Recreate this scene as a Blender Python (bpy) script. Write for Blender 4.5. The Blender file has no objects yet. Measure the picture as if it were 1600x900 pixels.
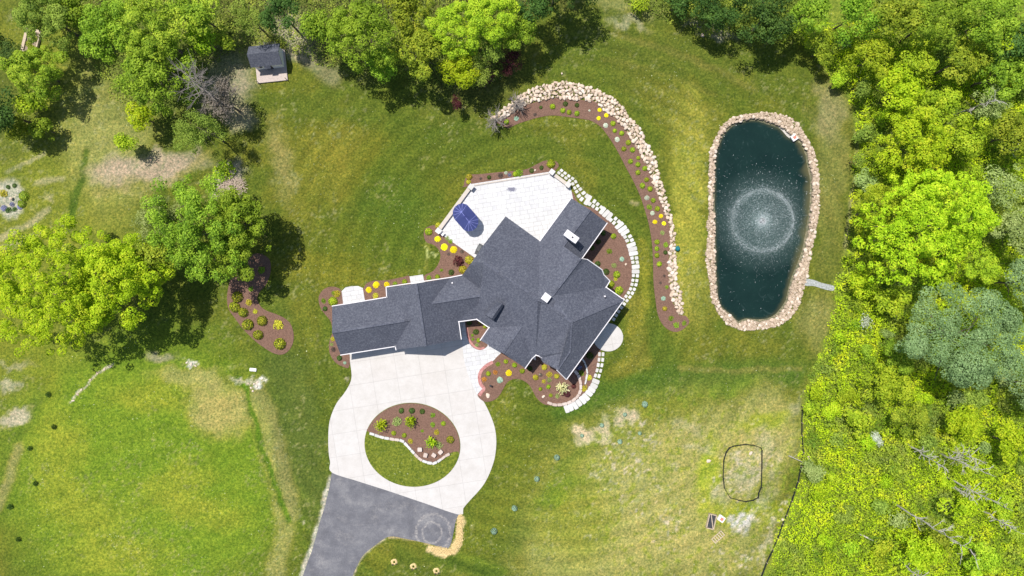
import bpy, bmesh, math, random
import numpy as np
from mathutils import Vector, Matrix
from mathutils.bvhtree import BVHTree
from mathutils.geometry import tessellate_polygon

# ------------------------------------------------------------------ camera, sky, sun, exposure
H = 96.0            # camera height (m)
S = 0.09            # metres of ground per photo pixel (photo 1600x900)
scn = bpy.context.scene
COL = scn.collection
cam = bpy.data.cameras.new('camera'); cam.lens = 24; cam.sensor_width = 36
cam.clip_end = 6000; cam.clip_start = 1
co = bpy.data.objects.new('camera', cam); COL.objects.link(co); co.location = (0, 0, H)
scn.camera = co
W = bpy.data.worlds.new('World'); scn.world = W; W.use_nodes = True
wn = W.node_tree.nodes; wl = W.node_tree.links
sky = wn.new('ShaderNodeTexSky'); sky.sky_type = 'NISHITA'; sky.sun_disc = False
ELEV = math.radians(66.5); AZ = math.radians(-45)     # sun towards the upper left of the picture
sky.sun_elevation = ELEV; sky.sun_rotation = AZ
wn['Background'].inputs['Strength'].default_value = 0.115
wl.new(sky.outputs[0], wn['Background'].inputs[0])
sl = bpy.data.lights.new('sun', 'SUN'); sl.energy = 4.95; sl.angle = math.radians(0.53); sl.color = (1.0, 0.955, 0.88)
so = bpy.data.objects.new('sun', sl); COL.objects.link(so)
sd = Vector((math.sin(AZ) * math.cos(ELEV), math.cos(AZ) * math.cos(ELEV), math.sin(ELEV)))
so.rotation_euler = sd.to_track_quat('Z', 'Y').to_euler(); so.location = (0, 0, 120)
scn.view_settings.view_transform = 'Standard'; scn.view_settings.look = 'None'
scn.view_settings.gamma = 1; scn.view_settings.exposure = 0.22
scn.view_settings.use_curve_mapping = False
scn.cycles.max_bounces = 5; scn.cycles.diffuse_bounces = 3; scn.cycles.transmission_bounces = 3
scn.cycles.use_denoising = True

# ------------------------------------------------------------------ helpers
def P(px, py, z=0.0):
    k = S * (H - z) / H
    return Vector(((px - 800) * k, (450 - py) * k, z))
def P2(px, py, z=0.0):
    v = P(px, py, z); return (v.x, v.y)
UD = Vector((0.81, -0.59, 0)).normalized()     # house axis u (down-right in the picture)
VD = Vector((-0.59, -0.81, 0)).normalized()    # house axis v (down-left)
ANG = math.atan2(UD.y, UD.x)

def tag(o, label=None, cat=None, group=None, kind=None):
    if label: o['label'] = label
    if cat: o['category'] = cat
    if group: o['group'] = group
    if kind: o['kind'] = kind
    return o
def link(o, parent=None):
    COL.objects.link(o)
    if parent: o.parent = parent
    return o
def mesh_np(name, V, F, mats=(), smooth=False, fattr=None, vcol=None):
    """V (n,3); F (m,k) array of same-size faces."""
    V = np.asarray(V, dtype=np.float32); F = np.asarray(F, dtype=np.int32)
    me = bpy.data.meshes.new(name)
    me.vertices.add(len(V)); me.vertices.foreach_set('co', V.ravel())
    k = F.shape[1]
    me.loops.add(F.size); me.loops.foreach_set('vertex_index', F.ravel())
    me.polygons.add(len(F)); me.polygons.foreach_set('loop_start', np.arange(0, F.size, k, dtype=np.int32))
    try: me.polygons.foreach_set('loop_total', np.full(len(F), k, dtype=np.int32))
    except Exception: pass
    me.update(calc_edges=True)
    me.polygons.foreach_set('use_smooth', np.full(len(F), smooth, dtype=bool))
    if fattr is not None:
        a = me.attributes.new('v', 'FLOAT', 'FACE'); a.data.foreach_set('value', np.asarray(fattr, dtype=np.float32))
    if vcol is not None:
        a = me.attributes.new('Col', 'FLOAT_COLOR', 'POINT')
        c = np.ones((len(V), 4), dtype=np.float32); c[:, :3] = vcol
        a.data.foreach_set('color', c.ravel())
    for m in mats: me.materials.append(m)
    me.validate(); return me
def obj(name, me, parent=None, loc=None):
    o = bpy.data.objects.new(name, me); link(o, parent)
    if loc is not None: o.location = loc
    return o
def empty(name, loc=(0, 0, 0), rz=0):
    o = bpy.data.objects.new(name, None); o.empty_display_size = .3; link(o)
    o.location = loc; o.rotation_euler = (0, 0, rz); return o
class MB:
    def __init__(s): s.bm = bmesh.new()
    def box(s, c, d, rz=0, rx=0, ry=0, bev=0):
        r = bmesh.ops.create_cube(s.bm, size=1)
        M = Matrix.Translation(c) @ Matrix.Rotation(rz, 4, 'Z') @ Matrix.Rotation(ry, 4, 'Y') @ Matrix.Rotation(rx, 4, 'X') @ Matrix.Diagonal((d[0], d[1], d[2], 1))
        bmesh.ops.transform(s.bm, matrix=M, verts=r['verts'])
        if bev:
            es = list({e for v in r['verts'] for e in v.link_edges})
            bmesh.ops.bevel(s.bm, geom=es, offset=bev, segments=1, affect='EDGES')
        return s
    def tube(s, a, b, r1, r2=None, n=8):
        a = Vector(a); b = Vector(b); d = b - a; r2 = r1 if r2 is None else r2
        q = d.to_track_quat('Z', 'Y').to_matrix().to_4x4()
        r = bmesh.ops.create_cone(s.bm, cap_ends=True, segments=n, radius1=r1, radius2=r2, depth=d.length)
        bmesh.ops.transform(s.bm, matrix=Matrix.Translation((a + b) / 2) @ q, verts=r['verts'])
        return s
    def poly(s, pts):
        try: s.bm.faces.new([s.bm.verts.new(p) for p in pts])
        except Exception: pass
        return s
    def prism(s, pts, z0, z1):
        b = [s.bm.verts.new((p[0], p[1], z0)) for p in pts]; t = [s.bm.verts.new((p[0], p[1], z1)) for p in pts]
        n = len(pts)
        s.bm.faces.new(t)
        for i in range(n):
            s.bm.faces.new((b[i], b[(i + 1) % n], t[(i + 1) % n], t[i]))
        return s
    def mesh(s, name, mat=None, smooth=False, tri=False):
        bmesh.ops.recalc_face_normals(s.bm, faces=s.bm.faces)
        if tri: bmesh.ops.triangulate(s.bm, faces=[f for f in s.bm.faces if len(f.verts) > 4])
        me = bpy.data.meshes.new(name); s.bm.to_mesh(me); s.bm.free()
        if smooth:
            for p in me.polygons: p.use_smooth = True
        if mat: me.materials.append(mat)
        return me
    def build(s, name, mat=None, parent=None, smooth=False, tri=False, loc=None):
        return obj(name, s.mesh(name, mat, smooth, tri), parent, loc)

def spline(pts, closed=True, step=1.2):
    """Catmull-Rom through pixel points, returns pixel points."""
    pts = [np.array(p, float) for p in pts]; n = len(pts); out = []
    rng_ = range(n) if closed else range(n - 1)
    for i in rng_:
        p0 = pts[(i - 1) % n] if closed or i > 0 else pts[i]
        p1 = pts[i]; p2 = pts[(i + 1) % n]
        p3 = pts[(i + 2) % n] if closed or i + 2 < n else p2
        m = max(1, int(np.linalg.norm(p2 - p1) / step))
        for j in range(m):
            t = j / m
            out.append(tuple(0.5 * ((2 * p1) + (-p0 + p2) * t + (2 * p0 - 5 * p1 + 4 * p2 - p3) * t * t + (-p0 + 3 * p1 - 3 * p2 + p3) * t ** 3)))
    if not closed: out.append(tuple(pts[-1]))
    return out
def inside(pts, X, Y):
    pts = np.asarray(pts, float); r = np.zeros(X.shape, bool); n = len(pts); j = n - 1
    for i in range(n):
        xi, yi = pts[i]; xj, yj = pts[j]
        c = ((yi > Y) != (yj > Y)) & (X < (xj - xi) * (Y - yi) / (yj - yi + 1e-12) + xi)
        r ^= c; j = i
    return r
def seg_dist(pts, X, Y, closed=False):
    pts = np.asarray(pts, float); D = np.full(X.shape, 1e9)
    n = len(pts)
    for i in range(n if closed else n - 1):
        a = pts[i]; b = pts[(i + 1) % n]; d = b - a; L = max(d @ d, 1e-9)
        t = np.clip(((X - a[0]) * d[0] + (Y - a[1]) * d[1]) / L, 0, 1)
        D = np.minimum(D, np.hypot(X - a[0] - t * d[0], Y - a[1] - t * d[1]))
    return D
def vnoise(X, Y, seed=0):
    xi = np.floor(X).astype(np.int64); yi = np.floor(Y).astype(np.int64)
    xf = X - xi; yf = Y - yi
    def h(a, b):
        v = (a * 374761393 + b * 668265263 + seed * 974634777) & 0xffffffff
        v = ((v ^ (v >> 13)) * 1274126177) & 0xffffffff
        return ((v ^ (v >> 16)) & 0xffff) / 65535.0
    u = xf * xf * (3 - 2 * xf); w = yf * yf * (3 - 2 * yf)
    return (h(xi, yi) * (1 - u) + h(xi + 1, yi) * u) * (1 - w) + (h(xi, yi + 1) * (1 - u) + h(xi + 1, yi + 1) * u) * w
def fbm(X, Y, seed=0, o=4):
    r = 0; a = .5; s = 0
    for i in range(o):
        r = r + a * vnoise(X * 2 ** i, Y * 2 ** i, seed + i); s += a; a *= .5
    return r / s

# ------------------------------------------------------------------ materials
def newmat(name):
    m = bpy.data.materials.new(name); m.use_nodes = True
    nt = m.node_tree; return m, nt, nt.nodes['Principled BSDF'], nt.nodes['Material Output']
def N(nt, t, **kw):
    n = nt.nodes.new(t)
    for k, v in kw.items():
        if k in n.inputs: n.inputs[k].default_value = v
        else: setattr(n, k, v)
    return n
def noise(nt, scale, detail=4, rough=.6, coord=None, vec=None):
    n = N(nt, 'ShaderNodeTexNoise'); n.inputs['Scale'].default_value = scale
    n.inputs['Detail'].default_value = detail; n.inputs['Roughness'].default_value = rough
    if vec is None:
        g = N(nt, 'ShaderNodeNewGeometry'); vec = g.outputs['Position']
    nt.links.new(vec, n.inputs['Vector']); return n.outputs['Fac']
def ramp(nt, fac, stops, interp='LINEAR'):
    r = N(nt, 'ShaderNodeValToRGB'); r.color_ramp.interpolation = interp
    e = r.color_ramp.elements
    while len(e) < len(stops): e.new(.5)
    for i, (p, c) in enumerate(stops):
        e[i].position = p; e[i].color = (c if len(c) == 4 else (*c, 1))
    nt.links.new(fac, r.inputs[0]); return r.outputs[0]
def mixc(nt, a, b, fac, mode='MIX'):
    m = N(nt, 'ShaderNodeMix', data_type='RGBA', blend_type=mode)
    for s, v in ((m.inputs[0], fac), (m.inputs[6], a), (m.inputs[7], b)):
        if hasattr(v, 'is_linked'): nt.links.new(v, s)
        elif isinstance(v, (int, float)): s.default_value = v
        else: s.default_value = (*v, 1) if len(v) == 3 else v
    return m.outputs[2]
def mth(nt, op, a, b=None, c=None):
    m = N(nt, 'ShaderNodeMath', operation=op)
    for i, v in enumerate((a, b, c)):
        if v is None: continue
        if hasattr(v, 'is_linked'): nt.links.new(v, m.inputs[i])
        else: m.inputs[i].default_value = v
    return m.outputs[0]
def bump(nt, h, bs, strength=.5, dist=.05):
    b = N(nt, 'ShaderNodeBump'); b.inputs['Strength'].default_value = strength; b.inputs['Distance'].default_value = dist
    nt.links.new(h, b.inputs['Height']); nt.links.new(b.outputs[0], bs.inputs['Normal'])
def simple(name, c1, c2=None, scale=3.0, rough=.8, bstr=0, spec=.3, bscale=None, detail=5, metallic=0):
    m, nt, bs, out = newmat(name)
    c2 = c2 or tuple(x * .8 for x in c1)
    f = noise(nt, scale, detail)
    nt.links.new(ramp(nt, f, [(.32, c2), (.68, c1)]), bs.inputs['Base Color'])
    bs.inputs['Roughness'].default_value = rough; bs.inputs['Specular IOR Level'].default_value = spec
    bs.inputs['Metallic'].default_value = metallic
    if bstr: bump(nt, noise(nt, bscale or scale * 4, 3), bs, bstr, .03)
    return m
def lawn_mat():
    m, nt, bs, out = newmat('lawn_grass')
    at = N(nt, 'ShaderNodeAttribute', attribute_name='Col')
    g = N(nt, 'ShaderNodeNewGeometry'); pos = g.outputs['Position']
    c = at.outputs['Color']
    big = noise(nt, .35, 6, .65, vec=pos)
    c = mixc(nt, c, ramp(nt, big, [(.33, (.72, .82, .7)), (.5, (1, 1, 1)), (.68, (1.34, 1.2, 1.2))]), .6, 'MULTIPLY')
    mid = noise(nt, 1.9, 5, .75, vec=pos)
    c = mixc(nt, c, ramp(nt, mid, [(.34, (.62, .72, .7)), (.52, (1, 1, 1)), (.7, (1.5, 1.32, 1.3))]), .85, 'MULTIPLY')
    f0 = noise(nt, 3.4, 2, .6, vec=pos)
    c = mixc(nt, c, ramp(nt, f0, [(.32, (.58, .66, .66)), (.5, (1, 1, 1)), (.68, (1.42, 1.3, 1.4))]), .9, 'MULTIPLY')
    fine = noise(nt, 7.5, 3, .8, vec=pos)
    c = mixc(nt, c, ramp(nt, fine, [(.3, (.55, .6, .6)), (.5, (1, 1, 1)), (.74, (1.55, 1.45, 1.5))]), .9, 'MULTIPLY')
    sp = noise(nt, 4.0, 1, .5, vec=pos); sp2 = noise(nt, .16, 4, .7, vec=pos)
    f = mth(nt, 'MULTIPLY', ramp(nt, sp, [(.70, (0, 0, 0)), (.77, (1, 1, 1))]), ramp(nt, sp2, [(.45, (0, 0, 0)), (.65, (1, 1, 1))]))
    c = mixc(nt, c, (.5, .52, .3), f)
    nt.links.new(c, bs.inputs['Base Color']); bs.inputs['Roughness'].default_value = .9
    bs.inputs['Specular IOR Level'].default_value = .1
    bump(nt, mid, bs, .5, .25)
    return m
def leaf_mat(name, dark, mid, lite, trans=.24, rough=.55):
    m, nt, bs, out = newmat(name)
    at = N(nt, 'ShaderNodeAttribute', attribute_name='v')
    oi = N(nt, 'ShaderNodeObjectInfo')
    v = at.outputs['Fac']
    nz = noise(nt, .55, 2)
    v2 = mth(nt, 'ADD', mth(nt, 'MULTIPLY', v, .75), mth(nt, 'MULTIPLY', mth(nt, 'SUBTRACT', nz, .5), .9))
    v3 = mth(nt, 'ADD', v2, .12)
    c = ramp(nt, v3, [(0, dark), (.45, mid), (1, lite)])
    hs = N(nt, 'ShaderNodeHueSaturation')
    nt.links.new(mth(nt, 'ADD', mth(nt, 'MULTIPLY', oi.outputs['Random'], .026), .484), hs.inputs['Hue'])
    nt.links.new(mth(nt, 'ADD', mth(nt, 'MULTIPLY', oi.outputs['Random'], .34), .80), hs.inputs['Value'])
    nt.links.new(c, hs.inputs['Color']); c = hs.outputs[0]
    nt.links.new(c, bs.inputs['Base Color']); bs.inputs['Roughness'].default_value = rough
    bs.inputs['Specular IOR Level'].default_value = .08
    tr = N(nt, 'ShaderNodeBsdfTranslucent'); nt.links.new(mixc(nt, c, (1.0, 1.2, .5), 1.0, 'MULTIPLY'), tr.inputs['Color'])
    mx = N(nt, 'ShaderNodeMixShader'); mx.inputs[0].default_value = trans
    nt.links.new(bs.outputs[0], mx.inputs[1]); nt.links.new(tr.outputs[0], mx.inputs[2]); nt.links.new(mx.outputs[0], out.inputs[0])
    return m
L = {}
def under_mat(*a):
    m = leaf_mat(*a); nt = m.node_tree
    hs = [n for n in nt.nodes if n.type == 'HUE_SAT'][0]; rp = hs.inputs['Color'].links[0].from_socket
    c = mixc(nt, rp, (.20, .24, .10), ramp(nt, noise(nt, .16, 4, .65), [(.50, (0, 0, 0)), (.66, (.8, .8, .8))]))
    c = mixc(nt, c, (.10, .22, .03), ramp(nt, noise(nt, .23, 3, .6), [(.52, (0, 0, 0)), (.66, (.75, .75, .75))]))
    nt.links.new(c, hs.inputs['Color']); return m
L['lime'] = leaf_mat('lime_leaves', (0.121, 0.214, 0.0139), (0.326, 0.478, 0.0233), (0.602, 0.653, 0.0461))
L['yellowgreen'] = leaf_mat('yellow_green_leaves', (0.142, 0.248, 0.0103), (0.362, 0.535, 0.0153), (0.638, 0.671, 0.0389))
L['green'] = leaf_mat('green_leaves', (0.0706, 0.152, 0.0163), (0.202, 0.336, 0.0244), (0.443, 0.604, 0.0543))
L['bright'] = leaf_mat('bright_green_leaves', (0.095, 0.171, 0.0163), (0.255, 0.355, 0.0271), (0.539, 0.587, 0.0541))
L['dark'] = leaf_mat('dark_green_leaves', (0.0243, 0.0576, 0.0146), (0.0607, 0.122, 0.0229), (0.149, 0.243, 0.0468), .2)
L['olive'] = leaf_mat('olive_leaves', (0.0955, 0.161, 0.0261), (0.208, 0.304, 0.0435), (0.415, 0.53, 0.0868))
L['bluegreen'] = leaf_mat('blue_green_leaves', (.095, .172, .06), (.19, .305, .115), (.33, .47, .21), .15)
L['greygreen'] = leaf_mat('grey_green_leaves', (0.136, 0.197, 0.0592), (0.271, 0.357, 0.0986), (0.468, 0.542, 0.197), .2)
L['teal'] = leaf_mat('pale_teal_leaves', (0.16, 0.28, 0.2), (0.26, 0.4, 0.29), (0.42, 0.55, 0.42), .1)
L['yellow'] = leaf_mat('yellow_flowers', (0.62, 0.55, 0.01), (0.88, 0.74, 0.01), (0.9, 0.86, 0.03), .15)
L['gold'] = leaf_mat('golden_leaves', (0.28, 0.3, 0.02), (0.5, 0.46, 0.03), (0.72, 0.66, 0.08), .15)
L['orange'] = leaf_mat('orange_leaves', (0.3, 0.1, 0.02), (0.5, 0.2, 0.04), (0.6, 0.32, 0.08), .15)
L['burgundy'] = leaf_mat('burgundy_leaves', (0.03, 0.01, 0.012), (0.08, 0.022, 0.025), (0.16, 0.05, 0.05), .1)
L['cream'] = leaf_mat('cream_leaves', (0.5, 0.5, 0.2), (0.74, 0.72, 0.36), (0.9, 0.88, 0.55), .15)
L['white'] = leaf_mat('white_flowers', (0.3, 0.36, 0.225), (0.45, 0.495, 0.375), (0.637, 0.645, 0.585), .1)
L['twigleaf'] = leaf_mat('grey_brown_leaves', (.12, .11, .085), (.22, .19, .15), (.34, .30, .24), .1)
L['purple'] = leaf_mat('purple_flowers', (0.07, 0.1, 0.08), (0.2, 0.2, 0.34), (0.4, 0.38, 0.6), .1)
L['browntwig'] = leaf_mat('brown_leaves', (0.05, 0.035, 0.03), (0.11, 0.08, 0.065), (0.2, 0.16, 0.13), .1)
M = {}
M['lawn'] = lawn_mat()
M['bark'] = simple('bark', (.16, .13, .10), (.07, .055, .045), 6, .95, .6)
M['deadwood'] = simple('bleached_dead_wood', (.52, .49, .44), (.30, .28, .25), 5, .9, .3)
M['mulch'] = simple('brown_mulch', (.215, .125, .092), (.112, .066, .049), 6.5, .95, .8, .15, 14, 8)
M['white'] = simple('white_trim', (.66, .64, .66), (.60, .58, .60), 2, .5)
M['siding'] = simple('white_siding', (.74, .73, .70), (.68, .67, .65), 1, .7)
M['glass'] = simple('window_glass', (.03, .04, .05), (.02, .03, .04), 1, .08, 0, .8)
M['straw'] = simple('straw', (.78, .60, .30), (.45, .33, .15), 9, .95, .8, .1)
M['gravel'] = simple('pale_gravel', (.62, .58, .54), (.3, .28, .24), 7, .9, .8)
M['whitegravel'] = simple('white_blue_gravel', (.45, .46, .48), (.16, .18, .15), 7, .9, .8)
M['iron'] = simple('dark_metal', (.05, .055, .06), (.03, .03, .035), 3, .5)
M['wood'] = simple('weathered_wood', (.55, .45, .33), (.36, .28, .20), 8, .85, .3)
M['rim'] = simple('white_plastic', (.82, .8, .78), (.7, .68, .66), 4, .5)
M['red'] = simple('faded_red', (.55, .20, .15), (.48, .17, .12), 3, .6)
M['tealp'] = simple('teal_plastic', (.015, .17, .19), (.01, .12, .14), 3, .4)
M['fence'] = simple('black_fabric', (.03, .035, .03), (.015, .02, .02), 3, .9)
M['brick'] = simple('red_brick', (.50, .26, .24), (.28, .10, .09), 5, .85, .4)
M['soil'] = simple('bare_soil', (.30, .24, .17), (.18, .14, .10), 5, .95, .6)
def stone_mat(name, cols, scale=2.2):
    m, nt, bs, out = newmat(name)
    oi = N(nt, 'ShaderNodeObjectInfo')
    tc = N(nt, 'ShaderNodeTexCoord')
    n1 = noise(nt, scale, 5, .65, vec=tc.outputs['Object'])
    v = mth(nt, 'ADD', mth(nt, 'MULTIPLY', oi.outputs['Random'], .6), mth(nt, 'MULTIPLY', n1, .5))
    k = len(cols)
    nt.links.new(ramp(nt, v, [(.1 + .8 * i / (k - 1), c) for i, c in enumerate(cols)]), bs.inputs['Base Color'])
    bs.inputs['Roughness'].default_value = .85
    bump(nt, noise(nt, scale * 5, 4, .7, vec=tc.outputs['Object']), bs, .5, .06); return m
M['limestone'] = stone_mat('cream_limestone', [(.33, .29, .24), (.50, .38, .28), (.66, .54, .44), (.52, .42, .33), (.68, .60, .53)])
M['slab'] = stone_mat('pale_stone_slab', [(.42, .405, .385), (.50, .49, .47), (.55, .54, .53)])
M['pinkstone'] = stone_mat('pink_stone', [(.40, .31, .26), (.48, .39, .34), (.55, .48, .44)])
def roof_mat():
    m, nt, bs, out = newmat('slate_grey_shingles')
    g = N(nt, 'ShaderNodeNewGeometry'); pos = g.outputs['Position']
    sx = N(nt, 'ShaderNodeSeparateXYZ'); nt.links.new(pos, sx.inputs[0])
    row = mth(nt, 'FRACT', mth(nt, 'MULTIPLY', sx.outputs['Z'], 1 / .11))
    f = noise(nt, 4.2, 3, .8, vec=pos)
    f2 = noise(nt, .5, 3, .6, vec=pos)
    base = ramp(nt, f, [(.28, (.048, .053, .075)), (.5, (.082, .088, .113)), (.72, (.145, .152, .18))])
    base = mixc(nt, base, ramp(nt, row, [(0, (.55, .55, .55)), (.25, (1, 1, 1)), (1, (1.06, 1.06, 1.06))]), .55, 'MULTIPLY')
    base = mixc(nt, base, ramp(nt, f2, [(.3, (.88, .88, .9)), (.7, (1.1, 1.1, 1.1))]), .8, 'MULTIPLY')
    nt.links.new(base, bs.inputs['Base Color']); bs.inputs['Roughness'].default_value = .85
    bs.inputs['Specular IOR Level'].default_value = .25
    bump(nt, row, bs, .35, .02); return m
M['roof'] = roof_mat()
def concrete_mat():
    m, nt, bs, out = newmat('pale_concrete')
    g = N(nt, 'ShaderNodeNewGeometry'); pos = g.outputs['Position']
    br = N(nt, 'ShaderNodeTexBrick'); br.offset = 0; br.inputs['Scale'].default_value = 1
    mp = N(nt, 'ShaderNodeMapping'); mp.inputs['Rotation'].default_value = (0, 0, math.radians(-9)); mp.inputs['Location'].default_value = (.9, .4, 0)
    nt.links.new(pos, mp.inputs[0]); nt.links.new(mp.outputs[0], br.inputs['Vector'])
    br.inputs['Brick Width'].default_value = 3.4; br.inputs['Row Height'].default_value = 3.2; br.inputs['Mortar Size'].default_value = .035
    br.inputs['Color1'].default_value = (.495, .475, .458, 1); br.inputs['Color2'].default_value = (.485, .46, .44, 1); br.inputs['Mortar'].default_value = (.405, .385, .37, 1)
    c = mixc(nt, br.outputs['Color'], ramp(nt, noise(nt, .6, 6, .7, vec=pos), [(.3, (.90, .89, .875)), (.6, (1.03, 1.03, 1.03))]), 1, 'MULTIPLY')
    c = mixc(nt, c, ramp(nt, noise(nt, 6, 3, .7, vec=pos), [(.3, (.95, .95, .95)), (.7, (1.03, 1.03, 1.03))]), 1, 'MULTIPLY')
    nt.links.new(c, bs.inputs['Base Color']); bs.inputs['Roughness'].default_value = .85; return m
M['concrete'] = concrete_mat()
def paver_mat(rot, name):
    m, nt, bs, out = newmat(name)
    g = N(nt, 'ShaderNodeNewGeometry'); pos = g.outputs['Position']
    mp = N(nt, 'ShaderNodeMapping'); mp.inputs['Rotation'].default_value = (0, 0, rot)
    nt.links.new(pos, mp.inputs[0])
    br = N(nt, 'ShaderNodeTexBrick'); br.inputs['Scale'].default_value = 1; br.squash = .6; br.squash_frequency = 3
    nt.links.new(mp.outputs[0], br.inputs['Vector'])
    br.inputs['Brick Width'].default_value = 1.1; br.inputs['Row Height'].default_value = .62; br.inputs['Mortar Size'].default_value = .028
    br.inputs['Color1'].default_value = (.555, .555, .565, 1); br.inputs['Color2'].default_value = (.475, .475, .485, 1); br.inputs['Mortar'].default_value = (.36, .355, .345, 1)
    c = mixc(nt, br.outputs['Color'], ramp(nt, noise(nt, 1.4, 5, .7, vec=pos), [(.3, (.90, .90, .91)), (.7, (1.08, 1.07, 1.06))]), 1, 'MULTIPLY')
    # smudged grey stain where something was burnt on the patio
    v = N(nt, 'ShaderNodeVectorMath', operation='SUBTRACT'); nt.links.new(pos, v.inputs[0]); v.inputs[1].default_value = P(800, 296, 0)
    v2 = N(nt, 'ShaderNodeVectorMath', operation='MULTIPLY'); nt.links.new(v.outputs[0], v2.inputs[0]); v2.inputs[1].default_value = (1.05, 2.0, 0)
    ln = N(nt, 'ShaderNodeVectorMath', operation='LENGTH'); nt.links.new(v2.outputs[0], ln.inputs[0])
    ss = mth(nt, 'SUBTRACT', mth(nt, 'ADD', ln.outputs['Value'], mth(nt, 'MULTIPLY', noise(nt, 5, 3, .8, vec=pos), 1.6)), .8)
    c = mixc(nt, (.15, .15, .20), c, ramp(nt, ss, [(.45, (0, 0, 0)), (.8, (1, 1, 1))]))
    nt.links.new(c, bs.inputs['Base Color']); bs.inputs['Roughness'].default_value = .8; return m
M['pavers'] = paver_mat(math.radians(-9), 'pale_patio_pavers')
def asphalt_mat():
    m, nt, bs, out = newmat('asphalt')
    g = N(nt, 'ShaderNodeNewGeometry'); pos = g.outputs['Position']
    c = ramp(nt, noise(nt, .45, 7, .7, vec=pos), [(.3, (.095, .095, .108)), (.52, (.135, .135, .15)), (.72, (.20, .197, .205))])
    c = mixc(nt, c, ramp(nt, noise(nt, 6, 3, .8, vec=pos), [(.3, (.85, .85, .85)), (.7, (1.15, 1.15, 1.15))]), 1, 'MULTIPLY')
    # pale looping tyre dust by the straw edge
    def ringf(px, py, r, w, sy=.92):
        v = N(nt, 'ShaderNodeVectorMath', operation='SUBTRACT'); nt.links.new(pos, v.inputs[0]); v.inputs[1].default_value = P(px, py, 0)
        v2 = N(nt, 'ShaderNodeVectorMath', operation='MULTIPLY'); nt.links.new(v.outputs[0], v2.inputs[0]); v2.inputs[1].default_value = (1, sy, 0)
        ln = N(nt, 'ShaderNodeVectorMath', operation='LENGTH'); nt.links.new(v2.outputs[0], ln.inputs[0])
        d = mth(nt, 'ABSOLUTE', mth(nt, 'SUBTRACT', mth(nt, 'ADD', ln.outputs['Value'], mth(nt, 'MULTIPLY', noise(nt, 1.2, 3, vec=pos), .7)), r + .35))
        return ramp(nt, mth(nt, 'DIVIDE', d, w), [(.0, (1, 1, 1)), (1, (0, 0, 0))])
    spk = ramp(nt, noise(nt, 3.5, 4, .8, vec=pos), [(.38, (0, 0, 0)), (.68, (1, 1, 1))])
    for px, py, r, w in ((677, 832, 2.4, .28), (675, 832, 1.35, .22)):
        c = mixc(nt, c, (.52, .47, .42), mth(nt, 'MULTIPLY', mth(nt, 'MULTIPLY', ringf(px, py, r, w), spk), .6))
    dust = mth(nt, 'MULTIPLY', ramp(nt, noise(nt, .5, 5, .75, vec=pos), [(.5, (0, 0, 0)), (.8, (1, 1, 1))]), spk)
    c = mixc(nt, c, (.45, .42, .39), mth(nt, 'MULTIPLY', dust, .6))
    nt.links.new(c, bs.inputs['Base Color']); bs.inputs['Roughness'].default_value = .9
    bs.inputs['Specular IOR Level'].default_value = .2; return m
M['asphalt'] = asphalt_mat()
def water_mat():
    m, nt, bs, out = newmat('pond_water')
    g = N(nt, 'ShaderNodeNewGeometry'); pos = g.outputs['Position']
    c = ramp(nt, noise(nt, .25, 4, .6, vec=pos), [(.3, (.005, .017, .015)), (.7, (.008, .025, .021))])
    fc = P(1191, 345, -.35)
    v = N(nt, 'ShaderNodeVectorMath', operation='SUBTRACT'); nt.links.new(pos, v.inputs[0]); v.inputs[1].default_value = fc
    ln = N(nt, 'ShaderNodeVectorMath', operation='LENGTH'); nt.links.new(v.outputs[0], ln.inputs[0])
    d = ln.outputs['Value']
    sw = noise(nt, 5.5, 4, .9, vec=pos)
    dn = mth(nt, 'DIVIDE', mth(nt, 'ADD', d, mth(nt, 'MULTIPLY', mth(nt, 'SUBTRACT', noise(nt, .7, 3, vec=pos), .5), .9)), 9.0)
    froth = ramp(nt, dn, [(0, (.9,) * 3), (.05, (.36,) * 3), (.2, (.16,) * 3), (.40, (.13,) * 3), (.455, (.165,) * 3), (.50, (.12,) * 3), (.60, (.06,) * 3), (.85, (0,) * 3)])
    froth = mth(nt, 'MULTIPLY', froth, ramp(nt, sw, [(.38, (.15, .15, .15)), (.66, (1.5, 1.5, 1.5))]))
    froth = mth(nt, 'MINIMUM', froth, 1.0)
    # drifting scum streaks at the north end
    sk = N(nt, 'ShaderNodeTexNoise'); sk.inputs['Scale'].default_value = .8; sk.inputs['Detail'].default_value = 7; sk.inputs['Distortion'].default_value = 2.4
    nt.links.new(pos, sk.inputs[0])
    c = mixc(nt, c, (.20, .30, .30), mth(nt, 'MULTIPLY', ramp(nt, sk.outputs[0], [(.60, (0, 0, 0)), (.8, (1, 1, 1))]), .12))
    c = mixc(nt, c, (.42, .56, .55), froth)
    sh = N(nt, 'ShaderNodeAttribute', attribute_name='Col')
    c = mixc(nt, c, (.13, .115, .05), mth(nt, 'MULTIPLY', sh.outputs['Fac'], .8))
    nt.links.new(c, bs.inputs['Base Color']); bs.inputs['Roughness'].default_value = .12
    bs.inputs['IOR'].default_value = 1.33; bs.inputs['Specular IOR Level'].default_value = .5
    bump(nt, noise(nt, 2.2, 4, .6, vec=pos), bs, .35, .08); return m
M['water'] = water_mat()

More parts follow.
